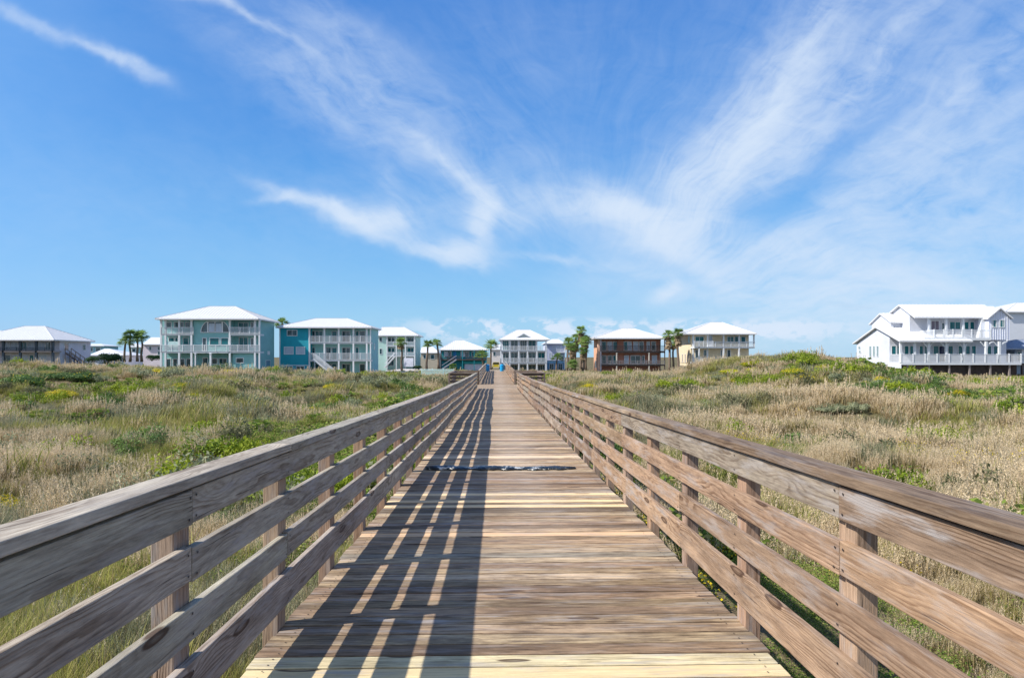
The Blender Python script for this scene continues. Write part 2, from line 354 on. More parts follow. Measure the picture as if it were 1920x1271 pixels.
def TZ(x, y):
    x = np.asarray(x, float); y = np.asarray(y, float)
    b = CZ+np.interp(y, BY, BZ)
    l = np.interp(x, *PL); r = np.interp(x, *PR)
    gl = np.exp(-((y-55)/np.where(y < 55, 13.0, 22.0))**2); gr = np.exp(-((y-58)/np.where(y < 58, 18.0, 18.0))**2)
    bump = np.where(x < 0, np.maximum(l-b, 0)*gl, np.maximum(r-b, 0)*gr)
    z = b+bump
    near = np.exp(-(np.maximum(y-40, 0)/60.0)**2)
    away = 1-np.exp(-(np.abs(x)/4.5)**4)
    near = near*np.where(x > 42, np.exp(-(np.maximum(y-45, 0)/20.0)**2), 1)
    near = near*(1-0.75*np.where(x > 0, gr, 0)*np.where(bump > .3, 1, 0))
    z = z+away*near*(0.98*fbm(x, y*1.3, 8, 3, 1)+0.50*fbm(x, y, 2.8, 2, 5))
    z = z+0.7*np.exp(-(((x+14)/6)**2+((y-20)/1.8)**2))+0.8*np.exp(-(((x+19)/9)**2+((y-38)/np.where(y < 38, 3.0, 7.0))**2))+0.5*np.exp(-(((x-15)/6)**2+((y-30)/np.where(y < 30, 2.5, 5.0))**2))+0.4*np.exp(-(((x-11)/4)**2+((y-17)/1.8)**2))
    z = z+1.9*np.exp(-(((x+62)/9)**2+((y-104)/9)**2))          # pale sand mound
    z = z+1.1*np.exp(-(((x+58)/16)**4+((y-124)/16)**4))         # pad under the grey-teal house
    pad = np.exp(-((x/5.0)**4+((y-112)/17.0)**4)); z = z*(1-pad)+(CZ-2.25)*pad
    far = 1/(1+np.exp(-(y-500)/80)); z = z+far*2.5*np.maximum(fbm(x, y, 160, 3, 9)+0.2, 0)
    return z
def tz(x, y): return float(TZ(x, y))

def axis(lo, hi, step, far, growth=1.13):
    a = list(np.arange(lo, hi+1e-6, step)); s = step
    while a[-1] < far: s *= growth; a.append(a[-1]+s)
    s = step; b = []; c = lo
    while c > -far: s *= growth; c -= s; b.append(c)
    return np.array(b[::-1]+a)
gx = axis(-62, 78, 0.42, 5000); gy = axis(-4, 95, 0.42, 5000)
gy = gy[gy > -300]
GX, GY = np.meshgrid(gx, gy, indexing='ij'); GZ = TZ(GX, GY)
nx, ny = GX.shape
vs = np.stack([GX, GY, GZ], -1).reshape(-1, 3)
idx = np.arange(nx*ny).reshape(nx, ny)
fc = np.stack([idx[:-1, :-1], idx[1:, :-1], idx[1:, 1:], idx[:-1, 1:]], -1).reshape(-1, 4)
me = bpy.data.meshes.new('ground'); me.vertices.add(len(vs)); me.vertices.foreach_set('co', vs.ravel())
me.loops.add(fc.size); me.loops.foreach_set('vertex_index', fc.ravel().astype(np.int32))
me.polygons.add(len(fc)); me.polygons.foreach_set('loop_start', np.arange(0, fc.size, 4, dtype=np.int32)); me.polygons.foreach_set('use_smooth', np.ones(len(fc), dtype=bool))
me.update(); me.validate()
ground = bpy.data.objects.new('ground', me); COL.objects.link(ground); tag(ground, 'sandy dune ground under dry grass', kind='structure')
def ground_mat():
    m, t, b, out = new_mat('dune_ground')
    pos = N(t, 'ShaderNodeNewGeometry').outputs['Position']
    n1 = NOISE(t, pos, 0.16, 6, 0.6).outputs[0]; n2 = NOISE(t, pos, 1.6, 8, 0.7).outputs[0]; n3 = NOISE(t, pos, 14, 6, 0.7).outputs[0]
    c = RAMP(t, n1, [(0.30, (0.07, 0.085, 0.03)), (0.46, (0.13, 0.115, 0.055)), (0.58, (0.19, 0.15, 0.095)), (0.75, (0.12, 0.13, 0.045))])
    c = MIX(t, 0.7, c, RAMP(t, n2, [(0.3, (0.45, 0.45, 0.4)), (0.55, (1, 1, 1)), (0.75, (1.35, 1.3, 1.2))]), 'MULTIPLY')
    c = MIX(t, 0.6, c, RAMP(t, n3, [(0.3, (0.5, 0.5, 0.5)), (0.7, (1.3, 1.3, 1.3))]), 'MULTIPLY')
    sx = N(t, 'ShaderNodeSeparateXYZ', ins={0: pos})
    def near(ax, ay, rx, ry):
        d = M_(t, 'ADD', M_(t, 'POWER', M_(t, 'ABSOLUTE', M_(t, 'DIVIDE', M_(t, 'SUBTRACT', sx.outputs[0], ax), rx)), 2), M_(t, 'POWER', M_(t, 'ABSOLUTE', M_(t, 'DIVIDE', M_(t, 'SUBTRACT', sx.outputs[1], ay), ry)), 2))
        return SS(t, M_(t, 'ADD', d, M_(t, 'MULTIPLY', n2, 0.6)), 1.5, 0.9)
    sand = M_(t, 'MAXIMUM', near(-62, 104, 10, 10), near(0, 114, 6, 14))
    sand = M_(t, 'MAXIMUM', sand, near(-21, 140, 10, 22))
    c = MIX(t, sand, c, (0.33, 0.27, 0.21))
    t.links.new(c, b.inputs['Base Color']); b.inputs['Roughness'].default_value = 0.95; b.inputs['Specular IOR Level'].default_value = 0.1
    t.links.new(N(t, 'ShaderNodeBump', ins={'Strength': 0.8, 'Distance': 0.08, 'Height': n3}).outputs[0], b.inputs['Normal'])
    return m
ground.data.materials.append(ground_mat())

# ------------------------------------------------------------------ boardwalk
WOOD = wood('weathered_wood'); DWOOD = wood('weathered_deck_wood', True)
def jit(c, a=0.08):
    k = 1+random.uniform(-a, a); return tuple(x*k*(1+random.uniform(-a*.3, a*.3)) for x in c)
RAILT = [(.335, .245, .165), (.265, .195, .135), (.315, .24, .17), (.235, .17, .12), (.36, .25, .155), (.31, .265, .21)]
GREYT = [(.37, .345, .285), (.33, .31, .26), (.40, .365, .30), (.36, .32, .26)]
DECKT = [(.38, .285, .18), (.31, .23, .15), (.235, .175, .115), (.41, .32, .21), (.48, .385, .27), (.145, .105, .07), (.36, .265, .165), (.45, .355, .24), (.27, .195, .125), (.35, .305, .245)]
NEWT = (.66, .53, .30)
walk = empty('boardwalk', (0, 0, dz(0)), 'long weathered wooden boardwalk with slatted railings running over the dunes to the houses', 'boardwalk')
WO = (0, 0, dz(0))
PITCH = 0.1455
def z_of(py): return None
def plank_index(ypx):         # plank nearest to the deck point seen at a picture row
    best = None
    for k in range(700):
        Y = 1.2+k*PITCH
        q = 669+(CZ-dz(Y))*F/Y
        if best is None or abs(q-ypx) < best[0]: best = (abs(q-ypx), k)
    return best[1]
special = {}
for yy in (1236, 1259): special[plank_index(yy)] = NEWT
special[plank_index(1236)] = (.60, .53, .33)
for yy in (926, 937, 949): special[plank_index(yy)] = (.78, .58, .34)
special[plank_index(1003)] = (.66, .45, .27)
for yy in (805, 856, 858, 731): special[plank_index(yy)] = (.72, .56, .38)
special[plank_index(1285)] = (.26, .17, .12)
deck = MB(); k0 = -18
for k in range(k0, 660):
    Y = 1.2+k*PITCH
    if Y > YE: break
    x0 = AL+xo(Y)+random.uniform(-.012, .010); x1 = AR+xo(Y)+random.uniform(-.010, .014)
    if 45.2 < Y < 51.8: x0 -= 1.75; x1 += 1.75
    z = dz(Y)-0.019+random.uniform(-.0015, .0015)
    tint = special.get(k) or jit(random.choice(DECKT), .12)
    if k not in special and random.random() < .05: tint = jit((.52, .40, .29))
    sl_ = (dz(Y+.05)-dz(Y-.05))/.1
    wv = Vector((random.uniform(-.004, .004), PITCH-0.009-random.uniform(0, .005), sl_*PITCH))
    deck.board((x0, Y+random.uniform(-.001, .001), z), (x1, Y+random.uniform(-.002, .002), z+random.uniform(-.002, .002)), wv, (0, 0, .038), tint)
def disc(mb, c, nrm, r):
    nrm = Vector(nrm); a = nrm.orthogonal().normalized(); b_ = nrm.cross(a)
    n0 = len(mb.v); mb.add([Vector(c)+a*r*math.cos(q*1.047)+b_*r*math.sin(q*1.047) for q in range(6)], [(0, 1, 2, 3, 4, 5)], 0, None, (.5, .5, 0), (.035, .03, .03))
for k in range(0, 150):
    Y = 1.2+k*PITCH
    for xx in (AL+.10, AR-.10):
        for o_ in (-.036, .036):
            if random.random() < .93: disc(deck, (xx+xo(Y)+random.uniform(-.008, .008), Y+o_+random.uniform(-.004, .004), dz(Y+o_)+.0042), (0, 0, 1), .0052)
dk = deck.build('deck', DWOOD, walk, WO, bevel=0.0035)
bm = MB()
for xx in (AL+.10, 0.07, AR-.10):
    for i in range(-1, 33):
        ya, yb = i*3.05, (i+1)*3.05
        if ya > YE: break
        yb = min(yb, YE)
        bm.board((xx+xo(ya), ya, dz(ya)-.185), (xx+xo(yb), yb, dz(yb)-.185), (.04, 0, 0), (0, 0, .285), jit((.25, .19, .14)))
bm.build('beam', WOOD, walk, WO)

ROWS = [(1.017, .877), (.787, .647), (.552, .412), (.318, .130)]   # fascia, two middle rails, wide bottom rail
CAPT, CAPB = 1.070, 1.028
def wob(Y, s):
    return 0 if Y < 7 else min(1, (Y-7)/12)*(.022*math.sin(Y*.61+s)+.014*math.sin(Y*1.63+2*s))
def railing(side, Ya, Yb, warm, label):
    """side -1 left, +1 right; straight run along the walkway"""
    edge = AL if side < 0 else AR
    pal = RAILT if warm else GREYT
    root = bpy.data.objects.new('railing', None); COL.objects.link(root); root.parent = walk; root['label'] = label; root.empty_display_size = .2
    posts = []
    Y = 2.78
    while Y-1.243 > Ya: Y -= 1.243
    while Y < Ya: Y += 1.243
    while Y <= Yb+.01: posts.append(Y); Y += 1.243
    for j, Y in enumerate(posts):
        mb = MB(); xe = edge+xo(Y)+side*.0445+wob(Y, side)
        pv = random.uniform(-.006, .006)
        zb = tz(xe, Y)-.1 if j % 2 == 0 else dz(Y)-.42
        mb.board((xe, Y, zb), (xe+pv, Y+pv, dz(Y)+CAPB-.002), (.089, 0, 0), (0, .14, 0), jit(random.choice([(.40, .29, .21), (.38, .265, .19), (.36, .28, .22)])))
        mb.build('post', WOOD, root, WO, bevel=.004 if Y < 18 else 0)
    n = len(posts)
    def X(Y, off): return edge+xo(Y)+side*off+wob(Y, side)
    def run(z1, z0, off, th, seed, name):
        i = seed-4
        zc = (z1+z0)/2; hgt = z1-z0
        while i < n:
            a = max(i, 0); e = min(i+4, n-1)
            if e > a:
                ya = posts[a] if i >= 0 and a > 0 else posts[0]-.07; yb = posts[e] if e < n-1 or Yb > 60 else posts[e]
                if a == 0 and Ya < 2: ya = posts[0]-.9
                if e == n-1: yb = posts[e]+.07
                mb = MB(); jy = random.uniform(-.003, .003); jz = random.uniform(-.006, .006)
                seg = max(1, int((yb-ya)/1.243+.5))
                tint = jit(random.choice(pal), .10)
                wd = Vector((0, 0, hgt)) if name != 'handrail' else Vector((hgt, 0, 0))
                # follow the deck: several straight pieces sharing one grain
                pts = [(X(ya+(yb-ya)*q/seg, off), ya+(yb-ya)*q/seg, dz(ya+(yb-ya)*q/seg)+jz+(zc if name != 'handrail' else (CAPT+CAPB)/2)) for q in range(seg+1)]
                pts[0] = (pts[0][0]+jy, pts[0][1]+.002, pts[0][2]); pts[-1] = (pts[-1][0]+jy, pts[-1][1]-.002, pts[-1][2])
                rnd = (random.random(), random.random(), random.random())
                vs_ = []; bc = []
                for q, p in enumerate(pts):
                    for (s1, s2) in ((-.5, -.5), (.5, -.5), (.5, .5), (-.5, .5)):
                        if name == 'handrail': v = (p[0]+s1*.14, p[1], p[2]+s2*(CAPT-CAPB)); c = (p[1], s1*.14, s2*.04)
                        else: v = (p[0]+s2*th, p[1], p[2]+s1*hgt); c = (p[1], s1*hgt, s2*th)
                        vs_.append(v); bc.append(c)
                m = len(pts)-1
                fs = [(0, 1, 2, 3), tuple(4*m+i_ for i_ in (3, 2, 1, 0))]
                for q in range(m):
                    for i_ in range(4): fs.append((4*q+i_, 4*q+4+i_, 4*q+4+(i_+1) % 4, 4*q+(i_+1) % 4))
                mb.add(vs_, fs, 0, bc, rnd, tint)
                if name == 'rail_board' and ya < 16:
                    for k_ in range(a, e+1):
                        Yp = posts[k_]+(.035 if k_ == a else -.035 if k_ == e else 0)
                        for dz_ in (-.3, .3): disc(mb, (X(Yp, off-.0195)+jy*.5-side*.0035, Yp+random.uniform(-.01, .01), dz(Yp)+zc+jz+dz_*hgt), (-side, 0, 0), .006)
                mb.build(name, WOOD, root, WO, bevel=.0045 if ya < 18 else 0)
            i += 4
    for r, (z1, z0) in enumerate(ROWS):
        run(z1, z0, -.019, .037, (2, 2, 3, 1)[r] if side < 0 else (2, 2, 4, 4)[r], 'rail_board')
    run(.14, 0, .010, 0, 3 if side < 0 else 1, 'handrail')
railing(-1, 0.2, 45.2, False, 'near left railing of four boards under a flat cap')
railing(1, 0.2, 45.2, True, 'near right railing of sunlit boards under a flat cap')
railing(-1, 52.0, YE, False, 'far left railing beyond the platforms')
railing(1, 52.0, YE, True, 'far right railing beyond the platforms')
def side_bay(side):
    edge = AL if side < 0 else AR
    root = bpy.data.objects.new('platform_railing', None); COL.objects.link(root); root.parent = walk; root.empty_display_size = .2
    root['label'] = 'low railing round the %s lookout platform' % ('left' if side < 0 else 'right')
    x0 = edge+xo(50)+side*.05; x1 = edge+xo(50)+side*1.80; ya, yb = 45.25, 51.85
    pal = [(.17, .13, .105), (.2, .15, .12)]
    for (x, y) in ((x1, ya), (x1, (ya+yb)/2), (x1, yb), (x0, ya), (x0, yb)):
        mb = MB(); mb.board((x, y, tz(x, y)-.1), (x, y, dz(y)+1.02), (.12, 0, 0), (0, .14, 0), jit(pal[0])); mb.build('post', WOOD, root, WO)
    for z1, z0 in ROWS:
        zc = (z1+z0)/2; h = z1-z0
        for (pa, pb) in (((x0, ya), (x1, ya)), ((x1, ya), (x1, yb)), ((x1, yb), (x0, yb))):
            mb = MB(); ex = abs(pa[0]-pb[0]) > .1
            tv = (0, .038, 0) if ex else (.038, 0, 0); o = (0, .09*(1 if pa[1] == ya else -1)) if ex else (-side*.09, 0)
            mb.board((pa[0]+o[0], pa[1]+o[1], dz(pa[1])+zc), (pb[0]+o[0], pb[1]+o[1], dz(pb[1])+zc), (0, 0, h), tv, jit(random.choice(pal)))
            mb.build('rail_board', WOOD, root, WO)
    mb = MB()
    for (pa, pb) in (((x0, ya), (x1, ya)), ((x1, ya+.08), (x1, yb-.08)), ((x1, yb), (x0, yb))):
        ex = abs(pa[0]-pb[0]) > .1
        mb.board((pa[0], pa[1], dz(pa[1])+1.045), (pb[0], pb[1], dz(pb[1])+1.045), (0, .15, 0) if ex else (.15, 0, 0), (0, 0, .04), jit((.24, .19, .16)))
    mb.build('handrail', WOOD, root, WO)
side_bay(-1); side_bay(1)

# black rubber strip lying across the deck
def strip():
    mb = MB(); Y0 = 10.42; n = 110; m = 8
    vs_ = []; fs = []
    xa, xb = -1.06, 1.24
    for i in range(n+1):
        s = i/n; x = xa+(xb-xa)*s
        wd = .11*min(1, (s*14)**.6, ((1-s)*15)**.6)+.004
        wd *= 1+.18*math.sin(s*37)+.12*math.sin(s*71+1)
        hh = .025+.03*abs(math.sin(s*9+.5))*(1-s*.6)+.006*abs(math.sin(s*31))
        yc_ = Y0+.025*math.sin(s*7)+.012*math.sin(s*23)
        for j in range(m+1):
            th = math.pi*j/m; yy = yc_-math.cos(th)*wd
            zz = dz(yy)+.003+math.sin(th)**.7*hh+(.006*math.sin(i*1.7+j*2.1) if 0 < j < m else 0)
            vs_.append((x, yy, zz))
    for i in range(n):
        for j in range(m):
            a = i*(m+1)+j; fs.append((a, a+1, a+m+2, a+m+1))
    fs.append(tuple(range(m+1))[::-1]); fs.append(tuple(n*(m+1)+j for j in range(m+1)))
    for i in range(n): fs.append((i*(m+1), (i+1)*(m+1), (i+1)*(m+1)+m, i*(m+1)+m))
    mb.add(vs_, fs)
    mt, t, b, out = new_mat('black_rubber_painted_glints')
    tc = N(t, 'ShaderNodeTexCoord').outputs['Object']
    n1 = NOISE(t, V_(t, 'MULTIPLY', tc, (3.3, 9, 4)), 1.6, 5, 0.6).outputs[0]
    n2 = NOISE(t, V_(t, 'MULTIPLY', tc, (30, 4, 4)), 1.0, 3, 0.6).outputs[0]
    c = RAMP(t, n1, [(0.52, (0.012, 0.016, 0.022)), (0.58, (0.06, 0.075, 0.08)), (0.62, (0.55, 0.56, 0.55))])  # white glints on the rubber are painted into its colour
    c = MIX(t, SS(t, n2, 0.54, 0.6), c, (0.02, 0.028, 0.036))
    t.links.new(c, b.inputs['Base Color']); b.inputs['Roughness'].default_value = 0.32
    o = mb.build('rubber_strip', mt, None, (0.1, Y0, dz(Y0)), smooth=True)
    tag(o, 'crumpled black rubber strip with painted white glints lying across the boardwalk', 'rubber strip')
strip()

# ------------------------------------------------------------------ house kit
WHITE = simple('white_trim', (.66, .69, .72), .5, .05)
ROOFW = simple('white_metal_roof', (.60, .61, .63), .45, .05, spec=.4)
def glass_mat():
    m, t, b, out = new_mat('window_glass')
    tc = N(t, 'ShaderNodeTexCoord').outputs['Object']
    n = NOISE(t, tc, 0.9, 3).outputs[0]
    t.links.new(RAMP(t, n, [(0.35, (.008, .03, .04)), (0.65, (.03, .10, .12))]), b.inputs['Base Color'])
    b.inputs['Roughness'].default_value = 0.08; b.inputs['Specular IOR Level'].default_value = 0.8
    return m
GLASS = glass_mat()
BLIND = simple('window_blind_behind_glass', (.42, .50, .60), .25, .1)
DARKW = simple('dark_stained_wood', (.07, .055, .05), .7, .25)
CURT = simple('teal_window_glass', (.01, .13, .15), .12, .2)
class House:
    def __init__(s, name, label, D, px, py, wall, group='beach houses beyond the dunes', cat='house'):
        s.D = D; s.o = P(px, py, D); s.root = empty(name, s.o, label, cat, group); s.wall = wall; s.bot = s.o.z-1.2
    def part(s, mb, name, mat, parent=None, label=None):
        o = mb.build(name, mat, parent or s.root, s.o)
        if label: o['label'] = label
        return o
    def rect(s, x0, y0, x1, y1, dy):      # picture rows and columns taken on the plane dy behind the front
        a = P(x0, y1, s.D+dy); b = P(x1, y0, s.D+dy); return a.x, a.z, b.x, b.z
    def box(s, name, x0, y0, x1, y1, dy, dep, mat=None, bottom=False, parent=None, label=None):
        X0, Z0, X1, Z1 = s.rect(x0, y0, x1, y1, dy)
        if bottom: Z0 = s.bot
        mb = MB(); mb.box((X0, s.D+dy, Z0), (X1, s.D+dy+dep, Z1)); return s.part(mb, name, mat or s.wall, parent, label)
    def win(s, x0, y0, x1, y1, dy, nx=2, ny=1, glass=None, trim=None, name='window', fw=.11):
        X0, Z0, X1, Z1 = s.rect(x0, y0, x1, y1, dy); Y = s.D+dy
        f = MB()
        f.box((X0-fw, Y-.07, Z0-fw), (X0, Y-.004, Z1+fw)); f.box((X1, Y-.07, Z0-fw), (X1+fw, Y-.004, Z1+fw))
        f.box((X0, Y-.07, Z1), (X1, Y-.004, Z1+fw)); f.box((X0, Y-.09, Z0-fw), (X1, Y-.004, Z0))
        for k in range(1, nx): f.box((X0+(X1-X0)*k/nx-.035, Y-.06, Z0), (X0+(X1-X0)*k/nx+.035, Y-.008, Z1))
        for k in range(1, ny): f.box((X0, Y-.055, Z0+(Z1-Z0)*k/ny-.03), (X1, Y-.010, Z0+(Z1-Z0)*k/ny+.03))
        fo = s.part(f, name, trim or WHITE)
        g = MB(); g.box((X0, Y-.03, Z0), (X1, Y-.012, Z1)); s.part(g, 'pane', glass or GLASS, fo)
    def swin(s, X, Y0, Y1, Z0, Z1, side, nx=1, glass=None, fw=.1):
        f = MB(); a, b = (X+.004, X+.07) if side > 0 else (X-.07, X-.004)
        f.box((a, Y0-fw, Z0-fw), (b, Y0, Z1+fw)); f.box((a, Y1, Z0-fw), (b, Y1+fw, Z1+fw)); f.box((a, Y0, Z1), (b, Y1, Z1+fw)); f.box((a, Y0, Z0-fw), (b, Y1, Z0))
        fo = s.part(f, 'window', WHITE); g = MB(); g.box((a+.012*side if side > 0 else a+.03, Y0, Z0), (b-.03 if side > 0 else b-.012, Y1, Z1)); s.part(g, 'pane', glass or GLASS, fo)
    def rail(s, x0, x1, yt, yb, dy, mat=None, name='balcony_railing', sp=.14, X0=None):
        a, z0, b, z1 = s.rect(x0, yt, x1, yb, dy); Y = s.D+dy; mb = MB()
        mb.box((a, Y, z1-.07), (b, Y+.07, z1)); mb.box((a, Y+.01, z0), (b, Y+.06, z0+.06))
        n = max(2, int((b-a)/sp))
        for k in range(n+1):
            x = a+(b-a)*k/n; mb.box((x-.019, Y+.017, z0+.06), (x+.019, Y+.053, z1-.07))
        m = max(1, int((b-a)/1.9+.5))
        for k in range(m+1):
            x = a+(b-a)*k/m; mb.box((x-.055, Y-.02, z0-.05), (x+.055, Y+.09, z1+.05))
        return s.part(mb, name, mat or WHITE)
    def srail(s, X, Y0, Y1, z0, z1, mat=None):
        mb = MB(); mb.box((X, Y0, z1-.07), (X+.07, Y1, z1)); mb.box((X+.01, Y0, z0), (X+.06, Y1, z0+.06))
        n = max(2, int((Y1-Y0)/.14))
        for k in range(n+1):
            y = Y0+(Y1-Y0)*k/n; mb.box((X+.017, y-.019, z0+.06), (X+.053, y+.019, z1-.07))
        return s.part(mb, 'balcony_railing', mat or WHITE)
    def col(s, x, y0, y1, dy, w=.28, mat=None, bottom=False):
        X0, Z0, _, Z1 = s.rect(x, y0, x, y1, dy); 
        if bottom: Z0 = s.bot
        mb = MB(); mb.box((X0-w/2, s.D+dy, Z0), (X0+w/2, s.D+dy+w, Z1)); mb.box((X0-w/2-.05, s.D+dy-.05, Z1-.18), (X0+w/2+.05, s.D+dy+w+.05, Z1-.03)); s.part(mb, 'column', mat or WHITE)
    def hip(s, xl, xr, ye, dep, rl, rr, yr, oh=.7, back=.7, mat=None, rib=.55):
        """eaves xl..xr at row ye on the plane -oh; ridge rl..rr at row yr over the middle"""
        A = P(xl, ye, s.D-oh); B = P(xr, ye, s.D-oh); ymid = s.D+dep/2; yb = s.D+dep+back
        z = (A.z+B.z)/2
        Rl = P(rl, yr, ymid); Rr = P(rr, yr, ymid)
        a, b = Vector((A.x, s.D-oh, z)), Vector((B.x, s.D-oh, z)); c, d = Vector((B.x, yb, z)), Vector((A.x, yb, z))
        e, f = Vector((Rl.x, ymid, Rl.z)), Vector((Rr.x, ymid, Rl.z))
        mb = MB(); dn = Vector((0, 0, -.22))
        mb.add([a, b, c, d, e, f, a+dn, b+dn, c+dn, d+dn], [(0, 1, 5, 4), (1, 2, 5), (2, 3, 4, 5), (3, 0, 4), (6, 7, 1, 0), (7, 8, 2, 1), (8, 9, 3, 2), (9, 6, 0, 3), (9, 8, 7, 6)])
        up = Vector((0, 0, .035))
        if rib:
            n = int((b.x-a.x)/rib)
            for k in range(1, n):
                x = a.x+(b.x-a.x)*k/n
                tt = 1.0 if e.x <= x <= f.x else ((x-a.x)/(e.x-a.x) if x < e.x else (b.x-x)/(b.x-f.x))
                p = Vector((x, a.y, z)); q = Vector((x, a.y+(ymid-a.y)*tt, z+(e.z-z)*tt)); mb.beam(p+up*.6, q+up*.6, .05, .05)
            for (o1, o2, rx) in ((b, c, f), (d, a, e)):
                n = int((yb-a.y)/rib)
                for k in range(1, n):
                    y = o1.y+(o2.y-o1.y)*k/n; tt = 1-abs(y-ymid)/((yb-a.y)/2)*.999
                    mb.beam(Vector((o1.x, y, z))+up*.6, Vector((o1.x+(rx.x-o1.x)*tt, y, z+(e.z-z)*tt))+up*.6, .05, .05)
            for p, q in ((a, e), (b, f), (c, f), (d, e), (e, f)): mb.beam(p+up, q+up, .12, .06)
        return s.part(mb, 'roof', mat or ROOFW), z-.22

# ---- tall grey-teal house
GT = siding('grey_teal_siding', (.22, .47, .48)); 
h = House('beach_house', 'tall grey-teal beach house with arched top window and white balconies, second from the left', 124, 300, 691, GT)
_, ze = h.hip(290, 484.5, 597, 10.5, 392, 441, 574.5, oh=.9)
h.box('wall', 303, 599.5, 487, 691, 2.2, 8.2, bottom=True)
h.box('wall', 363.5, 599.5, 431, 659, .25, 1.94, label='teal centre wall with the arched window')
h.box('wall', 436.5, 662.5, 478, 691, .4, 1.8, bottom=True, label='teal lower right wall')
for y0 in (626, 659): 
    h.box('floor_slab', 301, y0, 361.5, y0+3, -.1, 2.29, WHITE)
    h.box('floor_slab', 430.5, y0, 487, y0+3, -.1, 2.29, WHITE)
h.box('floor_slab', 361.6, 659.2, 430.4, 662, -.2, 2.39, WHITE)
for x in (301.5, 309.8, 335.5, 358.5, 430.5, 477.7): h.col(x, 599.5, 691, -.2, .30, bottom=True)
h.col(486, 599.5, 691, -.2, .26, bottom=True); h.col(394.4, 662, 691, -.3, .3, bottom=True); h.col(366, 662, 691, -.3, .2, bottom=True)
for (a, b, t_, bt) in ((301, 362, 613.5, 625.8), (431, 487, 613.5, 625.8), (301, 487, 646.6, 658.8)): h.rail(a, b, t_, bt, -.28)
h.box('stair_panel', 312, 640, 334, 657, -.1, .1, simple('pale_aqua_panel', (.45, .62, .62)), label='pale aqua panel behind the railing')
for a, b in ((313, 321), (327, 334.5), (336.5, 343.5), (348, 356)): h.win(a, 604.5, b, 613.5, 2.2, 1)
for a, b in ((317, 326), (329, 333), (344, 353)): h.win(a, 633.5, b, 645.5, 2.2, 1, glass=CURT)
for a, b in ((313, 320), (325, 332), (338.5, 345.5), (350, 357)): h.win(a, 673, b, 688.5, 2.2, 1)
h.win(448, 605.5, 465, 624, 2.2, 2, glass=CURT, name='door'); h.win(471, 605, 475, 613.5, 2.2, 1)
h.win(449, 633, 464.5, 657, 2.2, 2, glass=CURT, name='door'); h.win(471, 634, 475, 650, 2.2, 1)
h.win(380.5, 634, 386.5, 657, .25, 1, name='door'); h.win(394, 634, 410.5, 646, .25, 1, glass=CURT); h.win(415, 634, 428, 646, .25, 1, glass=CURT)
h.win(381, 671, 389, 690, 2.2, 1, name='door'); h.win(398, 672.5, 407, 682, 2.2, 1); h.win(411.5, 672.5, 425, 682, 2.2, 2); h.win(443.5, 671.5, 456, 679.5, .4, 1)
def arch_window(h):
    Y = h.D+.25; a = P(377.5, 622.5, Y); b = P(429.5, 622.5, Y); top = P(400, 603, Y).z; cx = (a.x+b.x)/2; rx = (b.x-a.x)/2; hz_ = top-a.z
    pane = MB(); fr = MB(); n = 24
    def pt(th, k=1.0, y=Y): return (cx-math.cos(th)*rx*k, y, a.z+min(1.0, math.sin(th)*1.22)*hz_*k)
    ring = [pt(math.pi*i/n, 1, Y-.03) for i in range(n+1)]; rb = [(p[0], Y-.008, p[2]) for p in ring]
    pane.add(ring+rb, [tuple(range(n+1)), tuple(range(2*n+1, n, -1))]+[(i, i+n+1, i+n+2, i+1) for i in range(n)])
    for i in range(n): fr.beam((*pt(math.pi*i/n, 1.02, Y-.06),), (*pt(math.pi*(i+1)/n, 1.02, Y-.06),), .12, .12)
    fr.box((a.x-.1, Y-.12, a.z-.12), (b.x+.1, Y-.004, a.z))
    for fx in (-.52, 0, .52):
        x = cx+fx*rx; zt = a.z+min(1, math.sqrt(1-fx*fx)*1.22)*hz_; w_ = .22 if fx else .12
        fr.box((x-w_/2, Y-.10, a.z), (x+w_/2, Y-.035, zt))
    fo = h.part(fr, 'window', WHITE, label='wide arched window with white mullions'); h.part(pane, 'pane', GLASS, fo)
    bl = MB()
    for s0, s1 in ((-.45, -.06), (.06, .45)): bl.box((cx+s0*rx, Y-.045, a.z+.05), (cx+s1*rx, Y-.034, top-.35))
    h.part(bl, 'blind', BLIND, fo)
arch_window(h)
Xs = P(487, 650, h.D+2.2).x
h.swin(Xs, h.D+6.5, h.D+7.6, P(487, 664, 130).z, P(487, 659, 130).z, 1, glass=WHITE)
h.swin(Xs, h.D+5.5, h.D+8.0, P(487, 690, 130).z, P(487, 676, 130).z, 1, glass=simple('slate_blue_door', (.12, .25, .33)))

# ---- bright teal house
BT = siding('bright_teal_siding', (.008, .32, .42)); PT = siding('pale_teal_siding', (.30, .58, .57))
h = House('beach_house', 'bright teal beach house with four white balcony bays and outside stairs', 135, 524, 700, BT)
h.hip(516.5, 696.5, 613, 10.5, 591, 651, 597, oh=.7)
h.box('wall', 524.5, 615, 580, 700, 0, 2.2, bottom=True, label='bright teal left wall')
h.box('wall', 524.5, 615.1, 696.5, 700, 2.21, 8.0, PT, bottom=True)
h.box('corner_trim', 523.6, 615.2, 525.6, 700, -.05, .3, WHITE, bottom=True)
for y0 in (641.5, 674.6): h.box('floor_slab', 580.2, y0, 695, y0+3, -.1, 2.3, WHITE)
for x in (580, 608, 635, 662.5, 687.5): h.col(x, 615.4, 700, -.16, .30, bottom=True)
h.col(694.5, 615.4, 700, -.16, .22, bottom=True); h.col(590, 677.7, 700, -.14, .15, bottom=True)
h.rail(580, 695, 629.5, 641.3, -.24); h.rail(580, 695, 662, 674.4, -.24)
h.win(539, 619.5, 556.5, 629, 0, 2); h.win(533.5, 651, 549.5, 663.5, 0, 1, glass=BLIND); h.win(556, 651, 571, 663.5, 0, 1, glass=BLIND)
